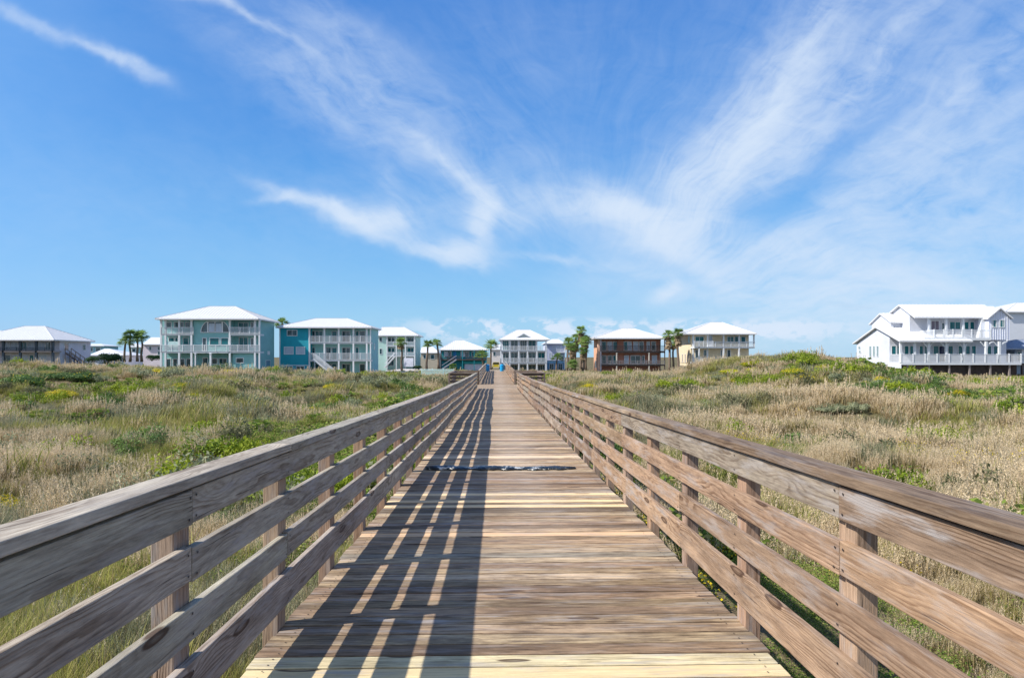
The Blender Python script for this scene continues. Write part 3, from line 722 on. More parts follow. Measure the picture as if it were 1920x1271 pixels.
h.win(533.5, 687, 548.5, 698.5, 0, 2); h.win(556, 687, 570, 698.5, 0, 2)
h.box('trim_band', 524.5, 684, 579, 685.2, -.03, .04, WHITE)
for yt, yb in ((621.5, 641), (652, 674), (683, 699)):
    for i, (a, b) in enumerate(((586, 590), (592, 604), (612, 620), (623, 631), (642, 656), (667, 672), (675, 684))):
        if (i+int(yt)) % 5 == 3: continue
        h.win(a, yt, b, yb, 2.21, 1 if b-a < 10 else 2, glass=CURT if i % 2 else GLASS, name='window' if b-a < 9 else 'door')
st = MB(); a = P(591, 672.5, 134); b = P(629, 703, 134)
for k in range(17):
    q = a.lerp(b, k/16); st.box((q.x-.02, 132.6, q.z-.04), (q.x+.32, 133.9, q.z))
for yy in (132.58, 133.9):
    st.beam((a.x, yy, a.z-.1), (b.x, yy, b.z-.1), .06, .32); st.beam((a.x, yy, a.z+.95), (b.x, yy, b.z+.95), .08, .1)
    for k in range(34):
        q = a.lerp(b, k/33); st.box((q.x-.02, yy-.02, q.z), (q.x+.02, yy+.02, q.z+.95))
h.part(st, 'stairs', WHITE)
Xs = P(696.5, 650, h.D+2.21).x
h.swin(Xs, h.D+5, h.D+6, P(690, 655, 141).z, P(690, 645, 141).z, 1)

# ---- mint house
MT = siding('mint_siding', (.42, .62, .57))
h = House('beach_house', 'pale mint three-storey house with a white garage door behind a palm', 178, 706, 689, MT)
h.hip(704, 784, 628.5, 12, 717, 757, 613.3, oh=.6)
h.box('wall', 708, 630.2, 780, 690, 1.6, 10.8, bottom=True)
h.box('wall', 708.5, 630.4, 724.5, 690, 0, 1.59, bottom=True, label='mint left bay')
for y0, a, b in ((648, 724.7, 777), (667, 724.7, 777)): h.box('floor_slab', a, y0, b, y0+1.6, -.3, 1.89, WHITE)
h.rail(724.7, 777, 640.5, 647.8, -.35); h.rail(724.7, 777, 660.5, 666.8, -.35)
for x in (725.5, 743, 760, 777.5): h.col(x, 630.6, 690, -.34, .26, bottom=True)
for a, b in ((728, 733), (735, 739), (764, 770), (771, 775)): h.win(a, 633.5, b, 640.5, 1.6, 1); h.win(a, 652.5, b, 660, 1.6, 1, glass=CURT)
h.win(711.5, 632.5, 716, 640, 0, 1); h.win(712, 654, 716, 663.5, 0, 1); h.box('garage_door', 757, 671, 775, 687.5, -.4, .3, simple('white_garage_door', (.62, .64, .72)))
h.win(728, 671, 738, 685, 1.6, 2)
st = MB(); a = P(741, 668, 176.6); b = P(722, 689, 176.6)
for yy in (175.6, 176.8): st.beam((a.x, yy, a.z), (b.x, yy, b.z), .1, .3); st.beam((a.x, yy, a.z+1), (b.x, yy, b.z+1), .1, .12)
for k in range(15): q = a.lerp(b, k/14); st.box((q.x-.3, 175.65, q.z), (q.x, 176.75, q.z+.05))
h.part(st, 'stairs', WHITE)

# ---- low teal house
LT = siding('deep_teal_siding', (.006, .22, .27))
h = House('beach_house', 'low teal house with wide white hip roof left of the boardwalk end', 182, 825, 694, LT)
h.hip(822, 916, 655.3, 13, 853, 868, 638.2, oh=.7)
h.box('wall', 826.5, 657.2, 912, 694, .8, 11.4, bottom=True)
h.box('floor_slab', 826, 673.5, 911.5, 675.3, -.8, 1.59, DARKW)
h.box('garage_door', 871, 682.5, 904, 693.8, .55, .23, simple('pale_lilac_garage_door', (.52, .55, .66)))
h.box('fascia_band', 868, 677, 906, 682.3, .3, .47, simple('turquoise_band', (.01, .30, .33)))
for a, b, g in ((833.5, 840, BLIND), (841, 846, GLASS), (864.5, 870, BLIND), (872, 879, GLASS), (885, 894, CURT)): h.win(a, 660, b, 668, .8, 1, glass=g)
h.box('door', 850, 658, 855.5, 673, .68, .11, simple('blue_door', (.01, .17, .42)))
h.rail(826, 864, 667.5, 673.3, -.8, DARKW); h.rail(874, 911, 668, 673.3, -.8, DARKW)
for x in (827, 845, 867, 889, 911): h.col(x, 657.4, 694, -.76, .2, DARKW if x < 860 else LT, bottom=True)
st = MB(); a = P(856, 674, 180); b = P(829, 692, 180)
for yy in (179.0, 180.2): st.beam((a.x, yy, a.z), (b.x, yy, b.z), .1, .3); st.beam((a.x, yy, a.z+1), (b.x, yy, b.z+1), .1, .12)
for k in range(15): q = a.lerp(b, k/14); st.box((q.x-.3, 179.05, q.z), (q.x, 180.15, q.z+.05))
h.part(st, 'stairs', simple('grey_stair_timber', (.30, .31, .36)))

# ---- white house at the end of the boardwalk
WS = siding('white_lilac_siding', (.60, .64, .72))
h = House('beach_house', 'white three-storey house with stacked verandas and a small roof gable at the boardwalk end', 190, 936, 696, WS)
h.hip(935, 1031.5, 636.3, 13, 969, 993, 618.5, oh=.6)
h.box('wall', 938.5, 638, 1005.5, 659, 2.0, 11, label='white upper wall')
h.box('wall', 938.5, 659.2, 1026, 696, 2.0, 11, bottom=True)
for y0 in (657, 680): h.box('floor_slab', 938, y0, 1025, y0+2.4, -.1, 2.09, WHITE)
for x in (939.3, 955.8, 972.7, 989, 1006.6, 1023.8): h.col(x, 638.2, 696, -.16, .32, bottom=True)
h.rail(938, 1025, 648.8, 656.8, -.24, sp=.11); h.rail(938, 1025, 671.2, 679.8, -.24, sp=.11)
for i, (a, b) in enumerate(((943, 953.5), (958.5, 970), (976, 987), (991.5, 1003.5))):
    h.win(a, 638.8, b, 656, 2.0, 2 if i % 2 else 3, glass=CURT if i in (0, 3) else GLASS, name='door')
    h.win(a, 661.5, b, 679, 2.0, 2, name='door')
    if i: h.win(a, 684.5, b, 694.5, 2.0, 2, name='door')
h.win(1009, 661.5, 1021, 679, 2.0, 2, glass=CURT, name='door'); h.win(1009, 684.5, 1021, 694.5, 2.0, 3, name='door')
dm = MB(); Yf = h.D+.8; a = P(968.5, 632.6, Yf); b = P(995.5, 632.6, Yf); c = P(982, 625.5, Yf)
dm.add([a, b, c, (a.x, Yf+.12, a.z), (b.x, Yf+.12, b.z), (c.x, Yf+.12, c.z)], [(0, 1, 2), (3, 5, 4), (0, 3, 4, 1)])
h.part(dm, 'dormer_wall', simple('sage_gable', (.35, .42, .43)))
dr = MB(); bk = P(982, 625.5, Yf)
for p in (a, b):
    s_ = -1 if p is a else 1
    dr.add([(p.x+s_*.3, Yf-.3, p.z-.1), (c.x, Yf-.3, c.z+.12), (c.x, Yf+4.2, c.z+.12), (p.x+s_*.3, Yf+1.5, p.z-.1), (p.x+s_*.3, Yf-.3, p.z-.35), (c.x, Yf-.3, c.z-.13), (c.x, Yf+4.2, c.z-.13), (p.x+s_*.3, Yf+1.5, p.z-.35)],
           [(0, 1, 2, 3), (4, 7, 6, 5), (0, 4, 5, 1), (3, 2, 6, 7), (0, 3, 7, 4), (1, 5, 6, 2)])
h.part(dr, 'dormer_roof', ROOFW)
st = MB(); a = P(944, 681, 188); b = P(958, 696, 188)
for yy in (187.6, 188.7): st.beam((a.x, yy, a.z), (b.x, yy, b.z), .1, .3); st.beam((a.x, yy, a.z+1), (b.x, yy, b.z+1), .1, .12)
for k in range(15): q = a.lerp(b, k/14); st.box((q.x-.0, 187.65, q.z), (q.x+.3, 188.65, q.z+.05))
h.part(st, 'stairs', WHITE)

# ---- lavender house behind it
LV = siding('lavender_siding', (.50, .55, .72)); BL = siding('slate_blue_siding', (.10, .26, .42))
h = House('beach_house', 'small lavender house with blue ground floor tucked right of the white house', 205, 1022, 695, LV)
h.hip(1020, 1061, 643.5, 10, 1035, 1047, 635.6, oh=.5, rib=0)
h.box('wall', 1022, 645, 1058, 676, .5, 9); h.box('wall', 1022.5, 676.2, 1057.5, 695, .6, 8.8, BL, bottom=True, label='blue ground floor')
for x in (1058.5, 1063): h.col(x, 645.2, 695, -.1, .3, bottom=True)
for a, b, y0, y1 in ((1036, 1042, 649, 657), (1045, 1050, 649, 657), (1030, 1034, 662, 670)): h.win(a, y0, b, y1, .5, 1, glass=BLIND)
for a, b in ((1031, 1038), (1047, 1054)): h.win(a, 682, b, 693.5, .6, 2)
h.box('floor_slab', 1044, 660, 1061, 661.4, -.6, 1.09, WHITE); h.rail(1044, 1061, 654.5, 660, -.6)

# ---- brick house
def brick_mat():
    m, t, b, out = new_mat('red_brick')
    tc = N(t, 'ShaderNodeTexCoord').outputs['Object']; sp = N(t, 'ShaderNodeSeparateXYZ', ins={0: tc})
    v = COMB(t, M_(t, 'ADD', sp.outputs[0], sp.outputs[1]), sp.outputs[2])
    br = N(t, 'ShaderNodeTexBrick', ins={'Vector': v, 'Color1': (.42, .13, .075, 1), 'Color2': (.32, .11, .07, 1), 'Mortar': (.36, .29, .25, 1), 'Scale': 1.0, 'Mortar Size': .012, 'Brick Width': .3, 'Row Height': .1})
    c = MIX(t, 0.5, br.outputs[0], RAMP(t, NOISE(t, tc, .7, 5).outputs[0], [(.3, (.7, .7, .7)), (.7, (1.3, 1.25, 1.2))]), 'MULTIPLY')
    t.links.new(c, b.inputs['Base Color']); b.inputs['Roughness'].default_value = .9; return m
BR = brick_mat()
LIT_BRICK = simple('pale_pink_sunlit_brick', (.62, .40, .30), .8)  # sunlit tone of the brick put into the corner pier's colour
h = House('brick_house', 'red brick house with dark timber balcony and white hip roof', 150, 1126, 692, BR)
h.hip(1113, 1249.5, 633.5, 11.5, 1164, 1189, 616.2, oh=.8)
h.box('wall', 1126.5, 636, 1238, 692, 1.6, 10.2, bottom=True)
h.box('pier', 1121.5, 636.1, 1126, 692, .2, 1.39, LIT_BRICK, bottom=True); h.box('pier', 1157.5, 636.1, 1169, 692, 1.25, .34, bottom=True)
h.box('floor_slab', 1125, 658.5, 1247, 661.5, -.1, 1.69, DARKW); h.box('floor_slab', 1126.2, 683.5, 1246, 686, -.1, 1.69, DARKW)
h.rail(1125, 1247, 648.2, 658.3, -.2, DARKW); h.rail(1128, 1246, 676, 683.3, -.2, simple('grey_timber', (.20, .20, .21)))
for x in (1156.3, 1217): h.col(x, 661.7, 692, -.1, .22, simple('cream_post', (.55, .52, .46)), bottom=True)
for x in (1238, 1246.5): h.col(x, 636.2, 692, -.1, .2, DARKW, bottom=True)
h.col(1126.5, 636.2, 692, -.15, .24, simple('lilac_post', (.42, .40, .44)), bottom=True)
for a, b, g in ((1129, 1136, CURT), (1139.5, 1147, BLIND), (1150, 1157, CURT), (1170, 1176, CURT), (1178, 1183.5, BLIND), (1188, 1196, BLIND), (1199, 1206, GLASS), (1213, 1218, BLIND), (1222, 1229, GLASS)):
    h.win(a, 641, b, 657, 1.6 if not 1157 < a < 1169 else 1.2, 1, glass=g, name='door')
for a, b, g in ((1129, 1136, GLASS), (1140, 1147, GLASS), (1150, 1155, CURT), (1171, 1178, BLIND), (1183, 1200, GLASS), (1204, 1208, GLASS), (1223, 1231, BLIND)):
    h.win(a, 667, b, 681, 1.6, 1 if b-a < 10 else 2, glass=g)
Xs = P(1126.5, 650, h.D+1.6).x
mb = MB(); mb.box((Xs-.12, h.D+1.75, h.bot), (Xs-.005, h.D+11.6, CZ+4.0)); h.part(mb, 'wall', simple('salmon_sunlit_brick', (.60, .33, .21), .8), label='side wall panel, sunlit salmon tone painted over the brick')  # thin added panel; the brick's sunlit tone is put into its colour
Xs -= .12
h.swin(Xs, h.D+4, h.D+5, CZ+.6, CZ+2.1, -1, glass=simple('dark_lattice', (.2, .17, .15))); h.swin(Xs, h.D+7.5, h.D+8.5, CZ-2.4, CZ-.9, -1)

# ---- cream house
CR = siding('cream_siding', (.70, .60, .42))
h = House('beach_house', 'cream house on tall white posts half hidden by the big dune', 150, 1295, 695, CR)
h.hip(1283, 1419, 625.3, 11.5, 1332, 1354, 604.3, oh=.8)
h.box('wall', 1295, 627.5, 1404, 680, 1.8, 9.8); h.box('wall', 1295.5, 680.2, 1322, 695, 1.9, 9.6, bottom=True, label='cream basement wall')
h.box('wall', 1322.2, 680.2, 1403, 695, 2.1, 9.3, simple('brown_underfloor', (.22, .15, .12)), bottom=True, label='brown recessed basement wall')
h.box('floor_slab', 1299, 650.5, 1415, 653, -.1, 1.89, WHITE); h.box('floor_slab', 1299, 679, 1404, 681.5, -.1, 1.89, WHITE)
for x in (1300, 1327, 1357, 1386): h.col(x, 627.8, 695, -.14, .30, bottom=True)
h.col(1414, 627.8, 650.3, -.14, .28); h.col(1311, 640, 695, -1.6, .28, bottom=True)
h.rail(1327, 1415, 640.5, 650.3, -.22); h.rail(1301, 1387, 670, 678.8, -.22)
h.box('floor_slab', 1302, 650.4, 1337, 652.8, -1.6, 1.48, WHITE); h.rail(1302, 1337, 639.5, 650.2, -1.7)
for a, b in ((1304, 1319), (1364, 1375), (1378, 1384), (1390, 1397)): h.win(a, 631.5, b, 640.5, 1.8, 2 if b-a > 10 else 1, glass=CURT)
for a, b in ((1304, 1310), (1320, 1324), (1352, 1356), (1364, 1369)): h.win(a, 656.5, b, 670, 1.8, 1)
h.win(1330, 629.5, 1335, 650, 1.8, 1, glass=BLIND, name='door')
Xs = P(1295, 650, h.D+1.8).x
for y in (3.2, 5.6, 8): h.swin(Xs, h.D+y, h.D+y+.7, CZ-1.2, CZ+.6, -1, glass=simple('bronze_glass', (.3, .24, .18)))
h.swin(Xs, h.D+2.6, h.D+3.5, CZ+3.2, CZ+4.6, -1)

# ---- big white house on the right
WH = siding('bright_white_siding', (.58, .61, .68)); LL = siding('lilac_shade_board_and_batten', (.62, .66, .80), .5, vertical=True)  # LL: the front gable's lilac shade is put into the siding colour
BRN = simple('brown_skirting_boards', (.11, .085, .075), .8, .3)
h = House('beach_house', 'large bright white gabled house with two verandas and brown slatted base on the right', 106, 1690, 707, WH)
X0 = atp(1688, 105.5); Yf, Yb = 105.0, 119.0; Ym = 111.8
Zc = lambda py, Y, px=1688: zp(py, px, Y)
ze = Zc(638.5, Yf); zr = Zc(612, Ym, 1646); X1 = atp(1760, 112); XR = atp(1899, 107)
z1 = Zc(680, 107)          # porch floor
zb = h.bot
# lower gable block
mb = MB(); Yw = 108.4
mb.add([(X0, Yw, zb), (X0, Yb-.6, zb), (X0, Yb-.6, ze-.2), (X0, Ym, zr-.25), (X0, Yw, ze+(zr-ze)*(Yw-Yf)/(Ym-Yf)-.25),
        (XR, Yw, zb), (XR, Yb-.6, zb), (XR, Yb-.6, ze-.2), (XR, Ym, zr-.25), (XR, Yw, ze+(zr-ze)*(Yw-Yf)/(Ym-Yf)-.25)],
       [(0, 4, 3, 2, 1), (5, 6, 7, 8, 9), (0, 5, 9, 4), (1, 2, 7, 6), (2, 3, 8, 7), (3, 4, 9, 8)])
h.part(mb, 'wall', WH, label='white lower storey with its left gable')
def gable_roof(XA, XB, Ya, Yb_, Ym_, zea, zeb, zr_, th=.22, name='roof', rib=.6):
    m = MB(); d = Vector((0, 0, -th))
    for (ye, zE) in ((Ya, zea), (Yb_, zeb)):
        a, b, c, e = Vector((XA, ye, zE)), Vector((XB, ye, zE)), Vector((XB, Ym_, zr_)), Vector((XA, Ym_, zr_))
        vs_ = [a, b, c, e, a+d, b+d, c+d, e+d]
        m.add(vs_, [(0, 1, 2, 3), (7, 6, 5, 4), (0, 4, 5, 1), (1, 5, 6, 2), (2, 6, 7, 3), (3, 7, 4, 0)])
        n = int((XB-XA)/rib)
        for k in range(1, n): x = XA+(XB-XA)*k/n; m.beam((x, ye, zE+.03), (x, Ym_, zr_+.03), .045, .045)
    return h.part(m, name, ROOFW)
gable_roof(X0-.45, atp(1770, Ym), Yf-.1, Yb, Ym, ze, ze-.1, zr)
# porch
mb = MB(); mb.box((X0, Yf+.2, z1-.32), (XR, Yw-.01, z1)); h.part(mb, 'porch_floor', WHITE)
mb = MB(); mb.box((X0, Yf+.3, zb), (X0+.25, Yw-.01, z1-.33)); mb.box((X0+.255, Yf+.3, zb), (atp(1690.5, Yf+.3), Yf+.5, z1-.33)); h.part(mb, 'wall', WH, label='white basement side wall')
mb = MB(); xa, xb = atp(1691, Yf+.6), atp(1742, Yf+.6)
n = 26
for k in range(n): z_ = zb+(z1-.4-zb)*k/n; mb.box((xa, Yf+.62, z_), (xb, Yf+.66, z_+.17))
h.part(mb, 'base_slats', simple('tan_base_slats', (.20, .14, .12), .8, .3))
mb = MB(); n = 30; xa, xb = atp(1742.5, Yf+.9), XR-.2
for k in range(n): z_ = zb+(z1-.4-zb)*k/n; mb.box((xa, Yf+.92, z_), (xb, Yf+.96, z_+.15))
h.part(mb, 'base_slats', BRN)
for px in (1702, 1714, 1742, 1780, 1818, 1857, 1893):
    mb = MB(); x = atp(px, Yf+.4); mb.box((x-.12, Yf+.35, zb), (x+.12, Yf+.6, z1-.33)); h.part(mb, 'pier', simple('brown_pier', (.26, .22, .20)))
zt = z1+1.35
mb = MB(); mb.box((X0-.04, Yf+.22, zt-.08), (XR, Yf+.3, zt)); mb.box((X0-.04, Yf+.23, z1+.05), (XR, Yf+.29, z1+.13))
n = int((XR-X0)/.13)
for k in range(n): x = X0+(XR-X0)*k/n; mb.box((x, Yf+.245, z1+.13), (x+.04, Yf+.275, zt-.08))
for k in range(11): x = X0+(XR-X0)*k/10; mb.box((x-.08, Yf+.19, z1), (x+.08, Yf+.34, zt+.1))
h.part(mb, 'balcony_railing', WHITE); h.srail(X0-.03, Yf+.3, Yw, z1+.05, zt)
for px, y in ((1689.5, Yf+.35), (1716, Yf+.35), (1742, Yf+.35), (1775, Yf+.35), (1808, Yf+.35), (1850, Yf+.35), (1875, Yf+.35)):
    x = atp(px, y); mb = MB(); top = ze-.15 if px < 1745 else Zc(640, Yf, 1750)
    mb.box((x-.15, y, z1), (x+.15, y+.3, top)); h.part(mb, 'column', WHITE)
    if px > 1740:
        mb = MB(); pr = None
        for k in range(7):
            th = math.pi/2*k/6; p_ = Vector((x+.15+1.1*(1-math.cos(th)), y+.15, top-1.3+1.25*math.sin(th)))
            if pr is not None: mb.beam(pr, p_, .12, .14)
            pr = p_
        mb.beam((x-.15, y+.15, top-.9), (x-.9, y+.15, top-.08), .12, .12)
        h.part(mb, 'bracket', WHITE)
h.D = Yw
for a, b in ((1672, 1679.5), (1682, 1686), (1696, 1703), (1706, 1713), (1724, 1730), (1734, 1741)): h.win(a, 649, b, 664, 0, 1, glass=CURT)
for a, b in ((1750, 1759), (1778, 1786), (1797, 1806), (1811, 1818), (1822, 1829), (1850, 1858), (1863, 1871)): h.win(a, 649, b, 664, 0, 1, glass=CURT)
h.win(1761, 649, 1772, 678, 0, 1, glass=simple('dark_door_glass', (.01, .015, .06), .1), name='door')
# side windows in the gable wall
def sx(px, py):              # point on the side wall x = X0 seen at a picture column
    Y = X0*F/(px-928); return Y, zp(py, px, Y)
for a, b, y0, y1 in ((1640, 1643.6, 649, 668), (1647, 1650.6, 649, 668), (1654, 1657.6, 649, 668), (1619, 1622.5, 650, 654), (1620, 1623, 657.5, 661.5), (1619, 1625, 689, 693.5), (1642.5, 1649, 689, 693.5), (1668, 1674.5, 690, 695)):
    (Ya_, za), (Yb_, zb_) = sx(b, y1), sx(a, y0); h.swin(X0, Ya_, Yb_, za, zb_, -1, fw=.05, glass=simple('grey_glass', (.22, .30, .32), .15))
# upper storey
XU = atp(1741, 108); Yu, Yub = 107.4, 117.0; Yum = 111.6
zu = zp(594.5, 1745, Yu); zur = zp(571, 1700, Yum); XUR = atp(1893, 108)
XL2 = (1700-928)/F*Yum      # left gable plane of the upper storey
mb = MB(); yw2 = 109.2; zlo = ze
zsl = lambda Y: zu+(zur-zu)*(Y-Yu)/(Yum-Yu)-.25
mb.add([(XL2, yw2, zlo), (XL2, Yub-.4, zlo), (XL2, Yub-.4, zu-.2), (XL2, Yum, zur-.25), (XL2, yw2, zsl(yw2)), (XUR, yw2, zlo), (XUR, Yub-.4, zlo), (XUR, Yub-.4, zu-.2), (XUR, Yum, zur-.25), (XUR, yw2, zsl(yw2))],
       [(0, 4, 3, 2, 1), (5, 6, 7, 8, 9), (0, 5, 9, 4), (1, 2, 7, 6), (2, 3, 8, 7), (3, 4, 9, 8)])
h.part(mb, 'wall', WH, label='white upper storey with its left gable')
gable_roof(XL2-.4, atp(1846, Yum), Yu-.2, Yub, Yum, zu, zu, zur)
mb = MB(); zs = zp(633.5, 1760, 106); xs0 = atp(1752, 105.6); xs1 = atp(1857, 105.6)
mb.box((XL2, 105.5, zs-.38), (xs1, yw2-.01, zs)); h.part(mb, 'balcony_floor', WHITE)
zt2 = zs+1.25; mb = MB(); mb.box((xs0, 105.55, zt2-.08), (xs1, 105.63, zt2)); mb.box((xs0, 105.56, zs+.05), (xs1, 105.62, zs+.12))
n = int((xs1-xs0)/.13)
for k in range(n): x = xs0+(xs1-xs0)*k/n; mb.box((x, 105.57, zs+.12), (x+.04, 105.6, zt2-.08))
for k in range(7): x = xs0+(xs1-xs0)*k/6; mb.box((x-.08, 105.52, zs), (x+.08, 105.67, zt2+.1))
h.part(mb, 'balcony_railing', WHITE); h.srail(xs0-.03, 105.7, yw2, zs+.05, zt2)
for px in (1742, 1774, 1806, 1838):
    x = atp(px, 107.6); mb = MB(); mb.box((x-.16, 107.5, zs), (x+.16, 107.82, zu-.2)); h.part(mb, 'column', WHITE)
mb = MB(); x = atp(1846, 107.3); mb.add([(x-1, 107.2, zs), (x+.9, 107.2, zs), (x+.9, 107.9, zs), (x-1, 107.9, zs), (x-.5, 107.2, zu-.25), (x+.6, 107.2, zu-.25), (x+.6, 107.9, zu-.25), (x-.5, 107.9, zu-.25)], [(0, 3, 2, 1), (4, 5, 6, 7), (0, 1, 5, 4), (1, 2, 6, 5), (2, 3, 7, 6), (3, 0, 4, 7)])
h.part(mb, 'pier', WHITE, label='broad tapered white pier')
h.D = yw2
for a, b in ((1781, 1800), (1808, 1815.5), (1819, 1826)): h.win(a, 604, b, 617, 0, 2 if b-a > 10 else 1, glass=CURT)
h.win(1766, 606, 1771, 630, 0, 1, name='door'); h.win(1746, 602, 1760, 618, 0, 2, glass=simple('taupe_recess', (.18, .16, .2)))
def sx2(px, py): Y = XL2*F/(px-928); return Y, zp(py, px, Y)
(Ya_, za), (Yb_, zb_) = sx2(1697, 607.5), sx2(1681, 600); h.swin(XL2, max(Ya_, 109.4), Yb_, za, zb_, -1, fw=.1, glass=BLIND)
# front cross gable
xg0, xg1 = atp(1854, 106.4), atp(1893, 106.4); xm = (xg0+xg1)/2; zg = zp(594, 1870, 106.4); zgp = zp(579, 1873, 106.4)
mb = MB(); zq = zp(637, 1870, 106.4)
mb.add([(xg0, 106.4, zq), (xg1, 106.4, zq), (xg1, 106.4, zg), (xm, 106.4, zgp), (xg0, 106.4, zg), (xg0, 111, zq), (xg1, 111, zq), (xg1, 111, zg), (xm, 111, zgp), (xg0, 111, zg)],
       [(0, 1, 2, 3, 4), (5, 9, 8, 7, 6), (1, 6, 7, 2), (0, 4, 9, 5), (2, 7, 8, 3), (3, 8, 9, 4), (0, 5, 6, 1)])
h.part(mb, 'wall', LL, label='front gable wall with lilac shade painted in, with battens')
mb = MB()
for k in range(1, 9): x = xg0+(xg1-xg0)*k/9; mb.box((x-.03, 106.35, zq), (x+.03, 106.396, zg+(zgp-zg)*(1-abs(x-xm)/(xm-xg0))*.9))
h.part(mb, 'battens', WHITE)
mb = MB()
for s_ in (-1, 1):
    xe = xm+s_*(xm-xg0+.35); zz = zg-.2
    a, b = Vector((xe, 106.05, zz)), Vector((xm, 106.05, zgp+.18)); c, d = Vector((xm, 112, zgp+.18)), Vector((xe, 112, zz)); dn = Vector((0, 0, -.2))
    mb.add([a, b, c, d, a+dn, b+dn, c+dn, d+dn], [(0, 1, 2, 3), (7, 6, 5, 4), (0, 4, 5, 1), (1, 5, 6, 2), (2, 6, 7, 3), (3, 7, 4, 0)])
h.part(mb, 'gable_roof', ROOFW)
h.D = 106.4
h.win(1861, 600.5, 1868, 613, 0, 1, glass=CURT); h.win(1874.5, 600.5, 1882, 613, 0, 1, glass=CURT)
# small rear gable on the left
X3 = (1661-928)/F*114.5; mb = MB(); z3 = zp(605, 1645, 116.5); z3p = zp(589, 1661, 114)
mb.add([(X3, 111.5, ze), (X3, 117.2, ze), (X3, 117.2, z3), (X3, 114.3, z3p), (X3, 111.5, z3), (XL2+1, 111.5, ze), (XL2+1, 117.2, ze), (XL2+1, 117.2, z3), (XL2+1, 114.3, z3p), (XL2+1, 111.5, z3)],
       [(0, 4, 3, 2, 1), (5, 6, 7, 8, 9), (0, 5, 9, 4), (1, 2, 7, 6), (2, 3, 8, 7), (3, 4, 9, 8)])
h.part(mb, 'wall', WH, label='white rear gable')
gable_roof(X3-.3, XL2+.5, 111.0, 117.7, 114.3, z3-.15, z3-.15, z3p+.2)

# ---- building at the right edge and its grey porch
WG = simple('plain_white_wall', (.62, .65, .70), .7, .03)
h = House('beach_house', 'tall plain white house cut by the right edge of the view', 126, 1890, 705, WG)
h.hip(1886, 2090, 584, 12, 1906, 2040, 568, oh=.6); h.box('wall', 1889, 586, 2080, 705, 0, 12, bottom=True)
h.win(1930, 600, 1945, 625, 0, 2)
GR = simple('slate_grey_roof', (.20, .24, .32), .6)
h = House('porch_house', 'low house with slate grey hip roof and veranda at the right edge', 109, 1903, 705, siding('pale_blue_siding', (.40, .50, .62)))
h.hip(1886, 2000, 653, 9, 1905, 1960, 637, oh=.5, mat=GR); h.box('wall', 1903, 655.5, 1995, 705, 1.2, 8, bottom=True)
h.box('porch_floor', 1901, 678, 1995, 681, -.2, 1.39, WHITE); h.rail(1901, 1995, 665, 677.8, -.25)
h.win(1908, 660, 1914, 677, 1.2, 1, glass=CURT, name='door'); h.col(1918, 655.7, 678, -.15, .25)
for x in (1903, 1918, 1940): h.col(x, 681.2, 705, -.1, .3, BRN, bottom=True)

# ---- far left house
GW = siding('grey_lilac_siding', (.58, .58, .66))
h = House('beach_house', 'wide two-storey grey house with dark verandas and side stairs at the left edge', 150, 20, 682, GW)
h.hip(-70, 101, 636.6, 13.5, 45, 84, 611.5, oh=1.0)
h.box('wall', -58, 638.8, 112, 682, 2.6, 11.5, bottom=True)
h.box('floor_slab', -58, 657.8, 101, 660.6, 0, 2.59, simple('tan_fascia', (.34, .28, .26)))
DK = simple('dark_slate_post', (.05, .075, .10), .6)
h.rail(-58, 101, 651, 657.6, -.1, DK)
for x in (-30, 5, 37, 67, 98): h.col(x, 638.9, 682, 0, .42, DK, bottom=True)
for a, b, g in ((-20, -5, BLIND), (10, 18, BLIND), (21, 33, BLIND), (40, 50, CURT), (53, 64, BLIND), (72, 84, BLIND), (86, 94, GLASS)): h.win(a, 642, b, 655, 2.6, 2, glass=g)
for a, b, g in ((10, 20, GLASS), (24, 34, BLIND), (43, 53, BLIND), (56, 63, CURT), (72, 88, BLIND)): h.win(a, 666, b, 678, 2.6, 1, glass=g)
Xs = P(112, 650, h.D+2.6).x
h.swin(Xs, 154.2, 155.6, CZ+1.5, CZ+3.1, 1); h.swin(Xs, 161, 162, CZ+1.6, CZ+2.8, 1)
st = MB(); BRT = simple('brown_stair_timber', (.20, .155, .13)); xx = Xs+.6
for dx in (0, 1.3): st.beam((xx+dx, 153.5, CZ+.9), (xx+dx, 160, CZ-1.9), .08, .3); st.beam((xx+dx, 153.5, CZ+1.9), (xx+dx, 160, CZ-.9), .1, .12)
for k in range(17):
    q = k/16; st.box((xx, 153.5+6.5*q, CZ+.9-2.8*q), (xx+1.3, 153.9+6.5*q, CZ+.95-2.8*q))
    if k % 4 == 0:
        for dx in (0, 1.3): st.box((xx+dx-.06, 153.5+6.5*q, h.bot), (xx+dx+.06, 153.62+6.5*q, CZ+1.9-2.8*q))
h.part(st, 'stairs', BRT)
def small(name, label, D, x0, x1, ye, yb, rl, rr, yr, mat, dep=9, wins=()):
    hh = House(name, label, D, x0, yb, mat); hh.hip(x0-2, x1+2, ye, dep, rl, rr, yr, oh=.6, rib=0)
    hh.box('wall', x0, ye+1.6, x1, yb, 0, dep, bottom=True)
    for w_ in wins: hh.win(*w_, 0, 1)
    return hh
small('beach_house', 'house with pale roof peeping over the left-edge house', 185, -120, 34, 634, 680, -60, 4, 619.5, GW)
small('beach_house', 'small aqua house with flat white roof right of the grey house', 200, 165, 193, 648, 680, 172, 190, 644.5, siding('aqua_siding', (.25, .50, .58)), 8, ((168, 652, 174, 659), (180, 652, 188, 659)))
small('beach_house', 'low house with broad white roof behind the dark bushes', 170, 168, 232, 665.5, 684, 196, 205, 653.5, siding('white_far_siding', (.62, .66, .72)), 10, ((212, 668, 218, 673),))
small('beach_house', 'pale aqua house glimpsed between the four left palms', 190, 244, 263, 650, 684, 248, 258, 644, siding('pale_aqua_siding', (.40, .62, .62)), 7, ((248, 654, 254, 660),))
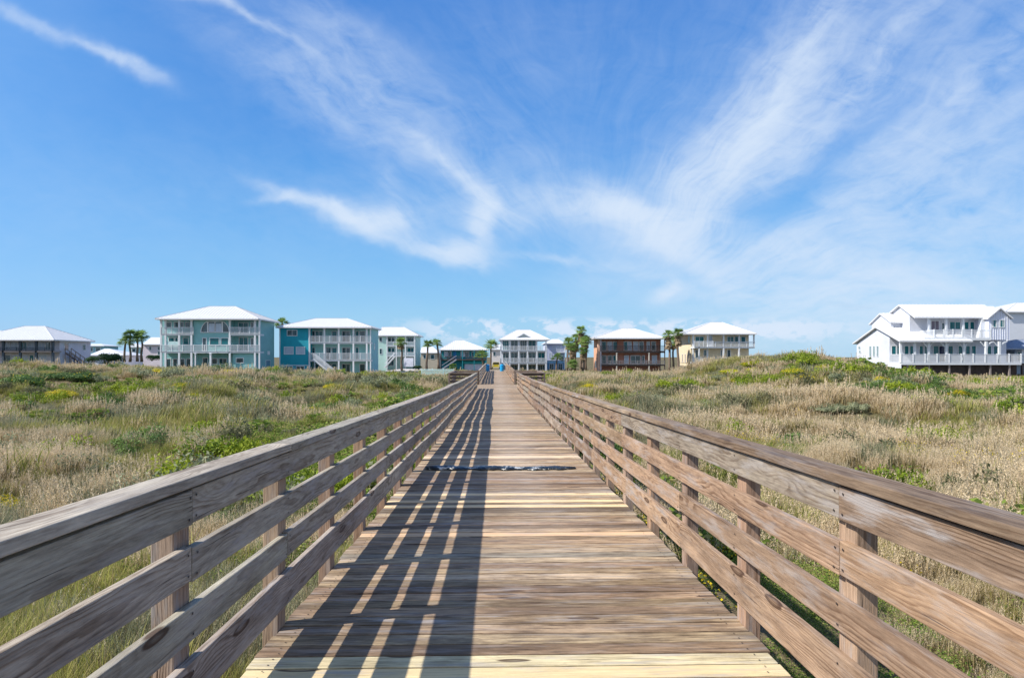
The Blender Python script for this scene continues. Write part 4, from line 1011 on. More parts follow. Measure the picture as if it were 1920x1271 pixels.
small('beach_house', 'pale pink house with white roof beside the grey-teal house', 168, 268, 318, 645, 684, 283, 310, 632.5, siding('pink_siding', (.66, .59, .64)), 9, ((280, 650, 284, 656), (296, 650, 301, 656), (296, 659, 301, 665)))
small('beach_house', 'small white-roofed house behind the two palms left of the low teal house', 230, 789, 822, 661, 690, 791, 812, 650, siding('tan_far_siding', (.42, .38, .30)), 10, ((794, 665, 798, 672), (808, 665, 814, 673)))
small('beach_house', 'white house sliver behind the palm left of the white verandas', 240, 921, 941, 655, 694, 929, 940, 645.5, siding('cream_far_siding', (.66, .62, .60)), 10, ((925, 660, 929, 667),))

# ------------------------------------------------------------------ small things at the far end
def fence():
    Y0 = 112.0; xa, xb = atp(790, Y0), atp(851, Y0); root = empty('picket_fence', (xa, Y0, tz(xa, Y0)), 'low pale aqua picket fence on the lawn left of the boardwalk end', 'fence')
    mt = simple('aqua_white_paint', (.55, .74, .70)); base = CZ-2.95
    mb = MB(); n = int((xb-xa)/.17)
    for k in range(n): x = xa+(xb-xa)*k/n; mb.box((x, Y0, base), (x+.10, Y0+.03, base+.98))
    for z in (.25, .75): mb.box((xa, Y0+.032, base+z), (xb, Y0+.07, base+z+.09))
    mb.build('picket_panel', mt, root, root.location)
    for k in range(4): x = xa+(xb-xa)*k/3; m2 = MB(); m2.box((x-.06, Y0+.072, base-.4), (x+.06, Y0+.19, base+1.08)); m2.build('post', mt, root, root.location)
fence()
BLUE = simple('blue_plastic', (.006, .20, .48), .35, .08); BLUE_LIT = simple('sunlit_blue_plastic', (.01, .33, .68), .35, .08)  # second blue is the same plastic with full sun put into its colour
def barrel(px, Y, lab, mat, sc=1.0):
    x = atp(px, Y); root = empty('trash_barrel', (x, Y, dz(Y)), lab, 'trash barrel', 'blue trash barrels at the boardwalk end')
    pr = [(.0, .26), (.02, .29), (.30, .31), (.32, .325), (.34, .31), (.62, .31), (.64, .325), (.66, .31), (.90, .30), (.94, .32)]
    mb = MB(); mb.tube([(0, 0, z*sc) for z, r in pr], [r*sc for z, r in pr], 20); b_ = mb.build('barrel_body', mat, root, smooth=False)
    root.scale = (.85, .85, .85)
    mb = MB(); pr = [(.945, .335), (.985, .335), (1.04, .27), (1.10, .15), (1.12, .0)]; mb.tube([(0, 0, z*sc) for z, r in pr], [r*sc for z, r in pr], 20); mb.build('lid', mat, root)
barrel(914.5, 93, 'dark blue trash barrel on the left, in the shade of the railing', BLUE); barrel(941, 93, 'bright blue trash barrel on the right, in full sun', BLUE_LIT)
def yellow_car():
    Y = 150; x = atp(930, Y); root = empty('parked_car', (x, Y, CZ-2.6), 'small yellow parked car seen end-on beyond the boardwalk', 'car')
    mt = simple('yellow_car_paint', (.55, .42, .03), .3); gl = simple('dark_car_glass', (.02, .025, .03), .1); bk = simple('tyre_black', (.02, .02, .02))
    mb = MB(); prof_ = [(-.85, .35), (-.88, .75), (-.80, .95), (-.62, 1.45), (.62, 1.45), (.80, .95), (.88, .75), (.85, .35)]
    n = len(prof_); vs_ = [(a, y, z) for y in (-2, 2) for a, z in prof_]
    mb.add(vs_, [tuple(range(n)), tuple(range(2*n-1, n-1, -1))]+[(i, i+n, (i+1) % n+n, (i+1) % n) for i in range(n)]); mb.build('body', mt, root)
    mb = MB(); mb.add([(-.70, -2.02, 1.0), (.70, -2.02, 1.0), (.56, -2.02, 1.38), (-.56, -2.02, 1.38), (-.70, -2.003, 1.0), (.70, -2.003, 1.0), (.56, -2.003, 1.38), (-.56, -2.003, 1.38)], [(0, 1, 2, 3), (7, 6, 5, 4), (0, 4, 5, 1), (1, 5, 6, 2), (2, 6, 7, 3), (3, 7, 4, 0)]); mb.build('windscreen', gl, root)
    for sx_ in (-.78, .78):
        for sy in (-1.3, 1.3): mb = MB(); mb.tube([(sx_-.1, sy, .32), (sx_+.1, sy, .32)], [.32, .32], 14); mb.build('wheel', bk, root)
        mb = MB(); mb.box((sx_*.85-.12, -2.03, .65), (sx_*.85+.12, -2.004, .8)); mb.build('headlight', WHITE, root)
yellow_car()
PALEC = simple('pale_concrete', (.52, .48, .46), .9, .1)
mb = MB(); a = atp(740, 150); mb.box((atp(722, 150), 140, CZ-3.25), (atp(800, 150), 176, CZ-3.1)); o = mb.build('driveway', PALEC, None); tag(o, 'pale concrete driveway', kind='structure')
for i, (px, D) in enumerate(((1505, 330), (1530.5, 330))):
    x = atp(px, D); zz = tz(x, D); root = empty('utility_pole', (x, D, zz), ('left' if i == 0 else 'right')+' of two thin utility poles on the horizon behind the dune', 'pole', 'distant utility poles')
    mb = MB(); mb.tube([(0, 0, -1), (0, 0, 7.2)], [.22, .16], 8); mb.build('pole', simple('pole_timber', (.16, .15, .15)), root)
    mb = MB(); mb.box((-.9, -.05, 6.5), (.9, .07, 6.68)); mb.build('crossarm', DARKW, root)

# ------------------------------------------------------------------ palms and bushes
def leafmat(name, lo, hi, scale=3.0, trans=0.35, rough=0.6, hue=None):
    m, t, b, out = new_mat(name)
    pos = N(t, 'ShaderNodeNewGeometry').outputs['Position']; oi = N(t, 'ShaderNodeObjectInfo').outputs['Random']
    n = NOISE(t, pos, scale, 3, 0.7).outputs[0]
    f = M_(t, 'ADD', M_(t, 'MULTIPLY', n, 1.0), M_(t, 'MULTIPLY', M_(t, 'SUBTRACT', oi, .5), 0.3))
    c = RAMP(t, f, [(0.32, lo), (0.68, hi)])
    t.links.new(c, b.inputs['Base Color']); b.inputs['Roughness'].default_value = rough; b.inputs['Specular IOR Level'].default_value = .2
    tr = N(t, 'ShaderNodeBsdfTranslucent', ins={0: c}); mx = N(t, 'ShaderNodeMixShader', ins={0: trans, 1: b.outputs[0], 2: tr.outputs[0]})
    t.links.new(mx.outputs[0], out.inputs[0]); return m
FROND = leafmat('palm_frond_green', (.11, .20, .05), (.30, .42, .13), 1.6, .5); DEAD = leafmat('dead_palm_frond', (.22, .165, .10), (.45, .35, .23), 1.2)
TRUNK = simple('palm_bark', (.17, .13, .10), .9, .3, 6, .1, .5)
def fan(mb, org, dirv, L, spread, droop, nseg=9, w=.07):
    d = Vector(dirv).normalized(); side = d.cross(Vector((0, 0, 1))); side = side.normalized() if side.length > .01 else Vector((1, 0, 0)); up = side.cross(d)
    pet = Vector(org)+d*L*.45+Vector((0, 0, -droop*.15*L))
    mb.add([Vector(org)-side*.03, Vector(org)+side*.03, pet+side*.02, pet-side*.02], [(0, 1, 2, 3)])
    for k in range(nseg):
        a = (k/(nseg-1)-.5)*spread; dd = (d*math.cos(a)+side*math.sin(a)).normalized(); l = L*.62*(1-.25*abs(a)/spread*2)*random.uniform(.85, 1.1)
        m1 = pet+dd*l*.55+up*.05*l; e = pet+dd*l+Vector((0, 0, -droop*l*random.uniform(.35, .7)))
        s2 = dd.cross(up).normalized()*w
        mb.add([pet, m1-s2, e, m1+s2], [(0, 1, 2, 3)])
def palm_proto(H, nf, dead, rad, seed, L=1.35):
    random.seed(seed); root = empty('palm_tree', (0, 0, 0))
    bend = random.uniform(-.3, .3); pts = [(bend*(k/8)**2, .1*math.sin(k), H*k/8-.6*(k == 0)) for k in range(9)]
    mb = MB(); mb.tube(pts, [rad*(1.5 if k == 0 else 1.12-.35*k/8+.06*(k % 2)) for k in range(9)], 9); mb.build('trunk', TRUNK, root, smooth=True)
    top = Vector(pts[-1]); mb = MB()
    for k in range(nf):
        el = math.asin(random.uniform(-.45, 1)); az = random.uniform(0, 6.283)
        fan(mb, top, (math.cos(az)*math.cos(el), math.sin(az)*math.cos(el), math.sin(el)), L*random.uniform(.8, 1.15), R(150), .55-.3*math.sin(el), 9, .06)
    mb.build('crown', FROND, root)
    if dead:
        mb = MB()
        for k in range(int(60*dead)):
            az = random.uniform(0, 6.283); el = random.uniform(-1.35, -.75); zz = top-Vector((0, 0, random.uniform(0, dead)))
            fan(mb, zz, (math.cos(az)*math.cos(el), math.sin(az)*math.cos(el), math.sin(el)), random.uniform(.8, 1.2), R(80), .3, 6, .06)
        mb.build('dead_fronds', DEAD, root)
    return root
protos = {}
used = set()
def palm(px, ytop, ybase, D, dead, lab, group, r=.16, L=1.35):
    a = P(px, ytop, D); g = P(px, ybase, D); H = a.z-g.z; key = (round(H/1.5), dead > 0, L > 1.5)
    if key not in protos: protos[key] = palm_proto(max(H, .8), 46, dead, r, 100+len(protos), L); protos[key]['H'] = H
    p = protos[key]
    if key in used: p2 = copy_tree(p)
    else: p2 = p; used.add(key)
    p2.location = (g.x, D, g.z); s_ = H/p['H']; p2.scale = (1.25, 1.25, s_); p2.rotation_euler = (0, 0, random.uniform(0, 6.28)); tag(p2, lab, 'palm tree', group)
G1 = 'four fan palms left of the grey-teal house'
palm(233, 640, 673, 140, 0, 'leftmost and shortest-crowned of the four palms by the pink house', G1, .16, 1.5)
palm(244, 628, 673, 140, 0, 'tallest palm, second of the four by the pink house', G1, .16, 1.5)
palm(257.5, 635, 673, 140, 0, 'third palm from the left by the pink house', G1, .16, 1.5)
palm(266, 629, 673, 142, 0, 'rightmost of the four palms, just left of the pink house', G1, .16, 1.5)
G2 = 'fan palms round the driveways'
palm(753.5, 641, 691, 150, .8, 'lone palm with a drooping dry skirt in front of the mint house', G2, .17, 1.35)
palm(800, 645, 691, 150, 0, 'left palm of the pair behind the picket fence', G2, .18, 1.25)
palm(822.5, 643, 688, 150, 0, 'right palm of the pair, at the corner of the low teal house', G2, .18, 1.35)
palm(920, 647, 694, 140, 0, 'palm standing at the end of the boardwalk beside the left barrel', G2, .15, 1.1)
palm(905.5, 664, 688, 150, 0, 'short bushy palm in front of the low teal house', G2, .14, 1.4)
palm(1043, 670, 694, 160, 0, 'small palm before the lavender house', G2, .14, 1.1)
palm(850, 690, 697, 120, 0, 'tiny palm at the right end of the picket fence', G2, .1, .8)
G3 = 'dense palm clump between the white house and the brick house'
for px, y0, D, dd, lab in ((1064, 641, 158, 1.0, 'leftmost palm of the dense clump'), (1078, 634, 155, 2.2, 'shaggy palm second from the left in the dense clump'), (1090, 619, 153, 2.4, 'tallest palm in the dense clump'), (1072, 650, 150, 1.8, 'brownish low palm at the front left of the dense clump'), (1094, 640, 150, 1.6, 'front palm with pale trunk in the dense clump'), (1099, 638, 154, 1.8, 'rightmost tall palm of the dense clump beside the brick house'), (1076, 683, 148, 0, 'knee-high green palm at the foot of the dense clump'), (1094, 657, 149, 1.4, 'lower palm at the right foot of the dense clump')):
    palm(px, y0, 693, D, dd, lab, G3, .2, 1.3)
G4 = 'palms between the brick house and the cream house'
palm(1256, 628, 694, 148, 3.0, 'shaggy palm with long brown skirt at the right corner of the brick house', G4, .24, 1.35)
palm(1271.5, 624, 696, 146, .6, 'taller palm with dark bare trunk left of the cream house', G4, .2, 1.5)
palm(1262, 640, 694, 152, 1.8, 'palm half hidden between the shaggy and the bare-trunked palm', G4, .2, 1.3)
palm(529, 606, 690, 165, .8, 'dark palm crown showing in the gap between the two teal houses', 'palm in the house gap', .2, 1.7)

def bush_proto(name, leaf, flower, n, flowers, seed, leafsize=.05, shape=(1, 1, .6)):
    rg = np.random.default_rng(seed); root = empty(name, (0, 0, 0))
    lobes = [(rg.uniform(-.6, .6), rg.uniform(-.6, .6), rg.uniform(.15, .45), rg.uniform(.3, .55)) for _ in range(9)]
    def surf(frac):
        l = lobes[rg.integers(len(lobes))]; v = rg.normal(size=3); v /= np.linalg.norm(v); v[2] = abs(v[2])*.9 if rg.random() < .8 else v[2]
        k = l[3]*frac; return np.array([l[0]+v[0]*k, l[1]+v[1]*k, max(.02, l[2]+v[2]*k)])*np.array(shape), v
    mb = MB()
    def leafq(mb, p, v, s_):
        a = rg.normal(size=3); a -= a.dot(v)*v*.5; a /= np.linalg.norm(a); b_ = np.cross(v, a)+rg.normal(size=3)*.3; b_ /= np.linalg.norm(b_)
        mb.add([p-a*s_, p+b_*s_*.35, p+a*s_, p-b_*s_*.35], [(0, 1, 2, 3)])
    for _ in range(n): p, v = surf(rg.uniform(.55, 1.08)); leafq(mb, p, v, leafsize*rg.uniform(.6, 1.5))
    mb.build('foliage', leaf, root)
    if flowers:
        mb = MB()
        for _ in range(flowers): p, v = surf(rg.uniform(1.0, 1.12)); leafq(mb, p, v, leafsize*.8)
        mb.build('flowers', flower, root)
    mb = MB()
    for k in range(6): a = k*1.05; mb.tube([(0, 0, -.15), (.3*math.cos(a), .3*math.sin(a), .3*shape[2]+.1)], [.03, .012], 5)
    mb.build('stem', TRUNK, root)
    return root
LIME = leafmat('lime_leaf', (.10, .17, .015), (.32, .38, .03), 6); YEL = leafmat('yellow_flower', (.50, .40, .02), (.80, .62, .03), 6)
GREENL = leafmat('mid_green_leaf', (.055, .115, .03), (.18, .27, .07), 5); DARKL = leafmat('dark_leaf', (.015, .045, .02), (.06, .12, .04), 5); SILV = leafmat('silver_green_leaf', (.16, .19, .10), (.36, .38, .23), 5)
BP = {'lime': bush_proto('flowering_bush', LIME, YEL, 2600, 900, 1), 'yellow': bush_proto('flowering_bush', LIME, YEL, 1800, 2600, 2), 'green': bush_proto('green_bush', GREENL, YEL, 3400, 60, 3, .055), 'dark': bush_proto('dark_bush', DARKL, None, 3400, 0, 4, .06, (1, 1, .8)), 'silver': bush_proto('silver_bush', SILV, None, 2600, 0, 5, .05)}
bused = set(); BUSHES = []
def bush(kind, px, py, Y, w, hgt, lab, group, cat='bush', z=None):
    x = atp(px, Y); p = BP[kind]
    b_ = copy_tree(p) if kind in bused else p; bused.add(kind); hgt = max(hgt, .62); dep = max(w*.35, hgt*.8)
    BUSHES.append((x, Y, w*.5, dep))
    b_.location = (x, Y, tz(x, Y)+.0); b_.scale = (w*.78, dep*1.1, hgt*1.3); b_.rotation_euler = (0, 0, (px*1.7) % 6.28); tag(b_, lab, cat, group)
def row_to_Y(px, py, lo=8, hi=100):      # where the sight line of a picture point meets the dune
    Ys = np.arange(lo, hi, .25); xs_ = np.array([atp(px, q) for q in Ys]); zz = np.array([zp(py, px, q) for q in Ys])
    hit = (np.abs(xs_) > 1.9) & (zz <= TZ(xs_, Ys)+.25)
    if hit.any(): return float(Ys[np.argmax(hit)])
    return hi
GB = 'yellow-green flowering bushes on the dunes'
for kind, px, py, wpx, hpx, lab in (
    ('lime', 1490, 697, 38, 17, 'bright lime bush on the seaward face of the big dune'),
    ('lime', 1372, 696, 34, 12, 'lime bush low on the left shoulder of the big dune'),
    ('lime', 1415, 682, 46, 14, 'broad yellow-green bush just under the crest of the big dune'),
    ('lime', 1412, 693, 24, 12, 'small mottled bush under the crest of the big dune, below the broad one'),
    ('yellow', 1545, 688, 46, 7, 'flat golden flower patch right of the bright lime bush'),
    ('yellow', 1510, 709, 50, 10, 'golden flower patch below the bright lime bush'),
    ('yellow', 1467, 728, 42, 9, 'golden bush alone in the grass at the foot of the big dune'),
    ('lime', 1382, 714, 26, 9, 'dull lime bush left of the golden bush at the dune foot'),
    ('yellow', 1655, 712, 34, 8, 'golden patch just left of the white house base'),
    ('yellow', 1620, 720, 22, 8, 'little yellow bush on the slope before the white house'),
    ('yellow', 1745, 716, 56, 10, 'yellow-green bush under the tan slats of the white house'),
    ('yellow', 1812, 722, 60, 13, 'deep golden bush in front of the brown house base'),
    ('yellow', 1870, 714, 52, 12, 'golden bush below the right end of the long veranda'),
    ('lime', 1862, 741, 36, 15, 'lime bush standing forward of the golden bushes at right'),
    ('yellow', 1790, 737, 50, 8, 'flat orange-yellow patch forward of the golden bushes'),
    ('lime', 1168, 712, 26, 9, 'lime bush in front of the brick house'),
    ('lime', 1225, 718, 44, 11, 'wider lime bush to the right, in front of the brick house'),
    ('yellow', 1108, 724, 26, 8, 'orange tinted flower patch near the right railing'),
    ('lime', 1012, 708, 18, 10, 'small lime bush right against the right lookout platform'),
    ('lime', 1272, 711, 30, 8, 'low lime bush before the cream house'),
    ('yellow', 118, 737, 48, 12, 'yellow bush on the left dune below the green thicket'),
    ('yellow', 295, 696, 44, 7, 'lime-yellow bush at the left foot of the grey-teal house'),
    ('yellow', 428, 697, 70, 8, 'long yellow flower bed in front of the grey-teal house'),
    ('lime', 345, 722, 40, 9, 'bright green-yellow bush on the left dune crest'),
    ('lime', 362, 743, 32, 16, 'bright lime bush on the shaded face of the left dune'),
    ('yellow', 592, 768, 36, 14, 'yellow-green bush at the right end of the left dune'),
    ('yellow', 622, 724, 30, 8, 'yellow bush on the crest before the bright teal house'),
    ('yellow', 12, 950, 60, 40, 'yellow bush in the near grass at the left edge'),
    ('lime', 880, 760, 20, 8, 'lime bush close behind the left railing')):
    Y = row_to_Y(px, py); bush(kind, px, py, Y, wpx/F*Y*.95, hpx/F*Y*1.25, lab, GB)
GG = 'green leafy bushes on the left dune'
for px, py, wpx, hpx, lab in ((40, 718, 90, 26, 'big leafy green thicket at the left edge of the dune'), (120, 706, 80, 18, 'leafy green bush joining the thicket on its right'), (5, 700, 60, 14, 'green bush on the crest at the far left'), (1895, 728, 60, 16, 'green bush at the right edge below the porch'), (545, 770, 60, 14, 'dark green shrub in the hollow at the right end of the left dune'), (235, 752, 50, 12, 'dull green shrub mid way along the left dune face')):
    Y = row_to_Y(px, py); bush('green', px, py, Y, wpx/F*Y, hpx/F*Y*1.2, lab, GG)
GS = 'silvery bushes on the right dune'
for px, py, wpx, hpx, lab in ((1350, 706, 34, 10, 'silver-green bush on the left shoulder of the big dune'), (1230, 745, 60, 16, 'silver-green shrub right of the railing, mid distance'), (1570, 768, 70, 20, 'grey-green shrub in the hollow right of the big dune'), (1615, 764, 40, 16, 'pale silver shrub beside the grey-green one'), (1500, 745, 60, 12, 'silver shrub below the golden bush')):
    Y = row_to_Y(px, py); bush('silver', px, py, Y, wpx/F*Y, hpx/F*Y*1.2, lab, GS)
def fixed_bush(kind, px, py, Y, wpx, hpx, lab, g):
    bush(kind, px, py, Y, wpx/F*Y, hpx/F*Y, lab, g); o = [o for o in COL.objects if o.get('label') == lab][0]; o.location.z = zp(py, px, Y)
fixed_bush('dark', 200, 681, 130, 38, 22, 'dark rounded tree-like bush beside the left palms', 'dark bushes near the houses')
fixed_bush('dark', 175, 680, 131, 24, 14, 'lower dark bush left of the rounded one', 'dark bushes near the houses')
fixed_bush('dark', 285, 675, 132, 26, 11, 'dark bush at the foot of the pink house', 'dark bushes near the houses')
fixed_bush('dark', 785, 692, 140, 14, 8, 'dark bush at the right corner of the mint house', 'dark bushes near the houses')
def yucca():
    Y = 64; x = atp(1554, Y); root = empty('yucca_plant', (x, Y, zp(675, 1554, Y)), 'dark spiky yucca on the skyline right of the big dune', 'plant'); random.seed(5)
    mb = MB()
    for k in range(60):
        az = random.uniform(0, 6.28); el = random.uniform(.05, 1.0); l = random.uniform(.3, .75); d = Vector((math.cos(az)*math.cos(el), math.sin(az)*math.cos(el), math.sin(el)))
        o = Vector((random.uniform(-.45, .5), random.uniform(-.2, .2), 0)); s_ = d.cross(Vector((0, 0, 1))).normalized()*.03
        mb.add([o-s_, o+d*l*.5-s_*1.2, o+d*l, o+d*l*.5+s_*1.2, o+s_], [(0, 1, 2, 3, 4)])
    mb.build('leaves', DARKL, root); mb = MB(); mb.tube([(0, 0, -.5), (0, 0, .15)], [.08, .06], 6); mb.build('stem', TRUNK, root)
yucca()

# ------------------------------------------------------------------ grass
def grassmat(name, stops, tips, trans=.35, nscale=.35, tipamt=.8):
    m, t, b, out = new_mat(name)
    pos = N(t, 'ShaderNodeNewGeometry').outputs['Position']; oi = N(t, 'ShaderNodeObjectInfo').outputs['Random']
    g = N(t, 'ShaderNodeAttribute', attribute_name='bco').outputs['Vector']; gs = N(t, 'ShaderNodeSeparateXYZ', ins={0: g})
    n = NOISE(t, pos, nscale, 4, 0.6).outputs[0]; n2 = NOISE(t, pos, 5.0, 2, 0.6).outputs[0]
    f = M_(t, 'ADD', M_(t, 'ADD', M_(t, 'MULTIPLY', n, 0.9), M_(t, 'MULTIPLY', oi, 0.25)), M_(t, 'MULTIPLY', n2, .25))
    f = M_(t, 'SUBTRACT', f, 0.2)
    c = RAMP(t, f, stops)
    c = MIX(t, M_(t, 'MULTIPLY', SS(t, gs.outputs[1], .66, .74), .75), c, (.36, .27, .15))
    c = MIX(t, M_(t, 'MULTIPLY', SS(t, M_(t, 'ADD', gs.outputs[0], M_(t, 'MULTIPLY', gs.outputs[1], .35)), 0.55, 1.15), tipamt), c, tips)
    t.links.new(c, b.inputs['Base Color']); b.inputs['Roughness'].default_value = .75; b.inputs['Specular IOR Level'].default_value = .1
    tr = N(t, 'ShaderNodeBsdfTranslucent', ins={0: c}); mx = N(t, 'ShaderNodeMixShader', ins={0: trans, 1: b.outputs[0], 2: tr.outputs[0]})
    t.links.new(mx.outputs[0], out.inputs[0]); return m
TAN = grassmat('dry_plume_grass', [(.2, (.15, .125, .045)), (.42, (.30, .245, .11)), (.60, (.45, .36, .20)), (.8, (.30, .27, .09))], (.73, .60, .41), .35)
OLV = grassmat('olive_grass', [(.2, (.07, .105, .02)), (.42, (.22, .25, .05)), (.6, (.38, .37, .10)), (.8, (.15, .20, .04))], (.60, .54, .26), .35, tipamt=.5)
GGR = grassmat('grey_green_grass', [(.2, (.10, .125, .065)), (.5, (.20, .225, .125)), (.8, (.31, .31, .19))], (.46, .43, .30), .3, tipamt=.4)
GRN = grassmat('fresh_green_cover', [(.2, (.035, .10, .015)), (.5, (.10, .20, .03)), (.8, (.20, .28, .05))], (.35, .40, .08), .35, tipamt=.35)
SRC = bpy.data.collections.new('tuft_sources')          # kept out of the scene: only feeds the instances
def tuft(name, mat, n, H, spread, w, plume, seed, lean=.35, leafy=False):
    rg = np.random.default_rng(seed); v = []; f = []; b = []
    for k in range(n):
        a = rg.uniform(0, 6.283); r = spread*math.sqrt(rg.random()); o = np.array([math.cos(a)*r, math.sin(a)*r, -.04])
        la = rg.uniform(0, 6.283); ln = lean*rg.uniform(.3, 1.5); hh = H*rg.uniform(.45, 1.1); rn = rg.random()
        if leafy:
            hh = H*rg.uniform(.1, 1); c = o+np.array([0, 0, hh]); nrm = rg.normal(size=3); nrm /= np.linalg.norm(nrm); t1 = np.cross(nrm, [0, 0, 1.]); t1 /= np.linalg.norm(t1); t2 = np.cross(nrm, t1); s_ = w*rg.uniform(.7, 1.6); i0 = len(v)
            v += [c-t1*s_, c+t2*s_*.5, c+t1*s_, c-t2*s_*.5]; b += [(hh/H, rn, 0)]*4; f.append((i0, i0+1, i0+2, i0+3)); continue
        dirv = np.array([math.cos(la), math.sin(la), 0]); sd = np.array([-math.sin(la+rg.uniform(-1, 1)), math.cos(la), 0])
        i0 = len(v); segs = 3
        for q in range(segs+1):
            s_ = q/segs; c = o+dirv*ln*hh*s_**1.8+np.array([0, 0, hh*s_*(1-.18*s_*ln)]); ww = w*(1-s_*.85) 
            if q < segs: v += [c-sd*ww, c+sd*ww]; b += [(s_*.75, rn, 0)]*2
            else: v.append(c); b.append((.8, rn, 0))
        for q in range(segs-1): f.append((i0+2*q, i0+2*q+1, i0+2*q+3, i0+2*q+2))
        f.append((i0+2*segs-2, i0+2*segs-1, i0+2*segs))
        if plume and rg.random() < plume:
            for z_ in range(12):
                p = c+np.array([0, 0, -.16*hh+z_*.028*hh])+rg.normal(size=3)*.008*hh; i1 = len(v); l = hh*.06*rg.uniform(.6, 1.3); d2 = rg.normal(size=3); d2[2] = abs(d2[2])+.6; d2 /= np.linalg.norm(d2); s3 = np.cross(d2, rg.normal(size=3)); s3 = s3/np.linalg.norm(s3)*w*.75
                v += [p-s3, p+s3, p+d2*l]; b += [(1.1, rn, 0)]*3; f.append((i1, i1+1, i1+2))
    me_ = bpy.data.meshes.new(name); me_.from_pydata([tuple(x) for x in v], [], f); a_ = me_.attributes.new('bco', 'FLOAT_VECTOR', 'POINT'); a_.data.foreach_set('vector', np.array(b, dtype=np.float32).ravel())
    me_.materials.append(mat); return me_
def scatter(objname, label, meshes, xs, ys, sc, cat=None):
    """one stuff object: points carrying scale and turn, each showing one of the tuft meshes"""
    c = bpy.data.collections.new(objname+'_tufts')
    for i, m in enumerate(meshes): o_ = bpy.data.objects.new(m.name, m); c.objects.link(o_)
    zs = TZ(xs, ys); n = len(xs)
    me_ = bpy.data.meshes.new(objname); me_.vertices.add(n); me_.vertices.foreach_set('co', np.stack([xs, ys, zs], -1).astype(np.float32).ravel())
    a = me_.attributes.new('tscale', 'FLOAT', 'POINT'); a.data.foreach_set('value', sc.astype(np.float32))
    a = me_.attributes.new('trot', 'FLOAT_VECTOR', 'POINT'); rot = np.zeros((n, 3), np.float32); rot[:, 2] = rng.uniform(0, 6.283, n); rot[:, 0] = rng.normal(0, .10, n); rot[:, 1] = rng.normal(.06, .10, n); a.data.foreach_set('vector', rot.ravel())
    a = me_.attributes.new('tidx', 'INT', 'POINT'); a.data.foreach_set('value', rng.integers(0, len(meshes), n).astype(np.int32))
    o = bpy.data.objects.new(objname, me_); COL.objects.link(o)
    ng = bpy.data.node_groups.new(objname+'_spread', 'GeometryNodeTree')
    ng.interface.new_socket('Geometry', in_out='INPUT', socket_type='NodeSocketGeometry'); ng.interface.new_socket('Geometry', in_out='OUTPUT', socket_type='NodeSocketGeometry')
    gi = ng.nodes.new('NodeGroupInput'); go = ng.nodes.new('NodeGroupOutput'); ip = ng.nodes.new('GeometryNodeInstanceOnPoints'); ci = ng.nodes.new('GeometryNodeCollectionInfo')
    ci.inputs['Collection'].default_value = c; ci.inputs['Separate Children'].default_value = True; ci.inputs['Reset Children'].default_value = True
    def na(nm, dt): q = ng.nodes.new('GeometryNodeInputNamedAttribute'); q.data_type = dt; q.inputs['Name'].default_value = nm; return q.outputs[0]
    L = ng.links; L.new(gi.outputs[0], ip.inputs['Points']); L.new(ci.outputs[0], ip.inputs['Instance']); ip.inputs['Pick Instance'].default_value = True
    L.new(na('tidx', 'INT'), ip.inputs['Instance Index']); L.new(na('tscale', 'FLOAT'), ip.inputs['Scale'])
    er = ng.nodes.new('FunctionNodeEulerToRotation'); L.new(na('trot', 'FLOAT_VECTOR'), er.inputs[0]); L.new(er.outputs[0], ip.inputs['Rotation']); L.new(ip.outputs[0], go.inputs[0])
    md = o.modifiers.new('spread', 'NODES'); md.node_group = ng
    tag(o, label, kind='stuff'); return o
def sample(n, ylo, yhi):
    """points across the part of the dunes in view, denser near the viewer"""
    y = ylo+(yhi-ylo)*rng.random(n)**1.0
    half = .80*y+4; x = (rng.random(n)*2-1)*half
    keep = (np.abs(x) > 1.75) | (y > 99)
    keep &= ~((np.abs(x) < 3.6) & (y > 44.5) & (y < 52.5)); keep &= ~((np.abs(x) < 5) & (y > 97)); keep &= ~(((((x+62)/9)**2+((y-104)/9)**2) < 1.0) & (rng.random(n) < .5))
    for bx, by, rx, ry in BUSHES:
        if ylo-8 < by < yhi+8: keep &= ~((((x-bx)/rx)**2+((y-by+ry*.9)/(ry*1.7))**2) < .8)
    return x[keep], y[keep]
bands = [(1.0, 9, 6500, .75, .0045), (9, 20, 13000, .9, .007), (20, 40, 22000, 1.0, .012), (40, 75, 34000, 1.0, .020), (75, 165, 40000, 1.05, .035)]
allp = {k: [[], [], []] for k in ('tan', 'olive', 'grey', 'green')}
B = []
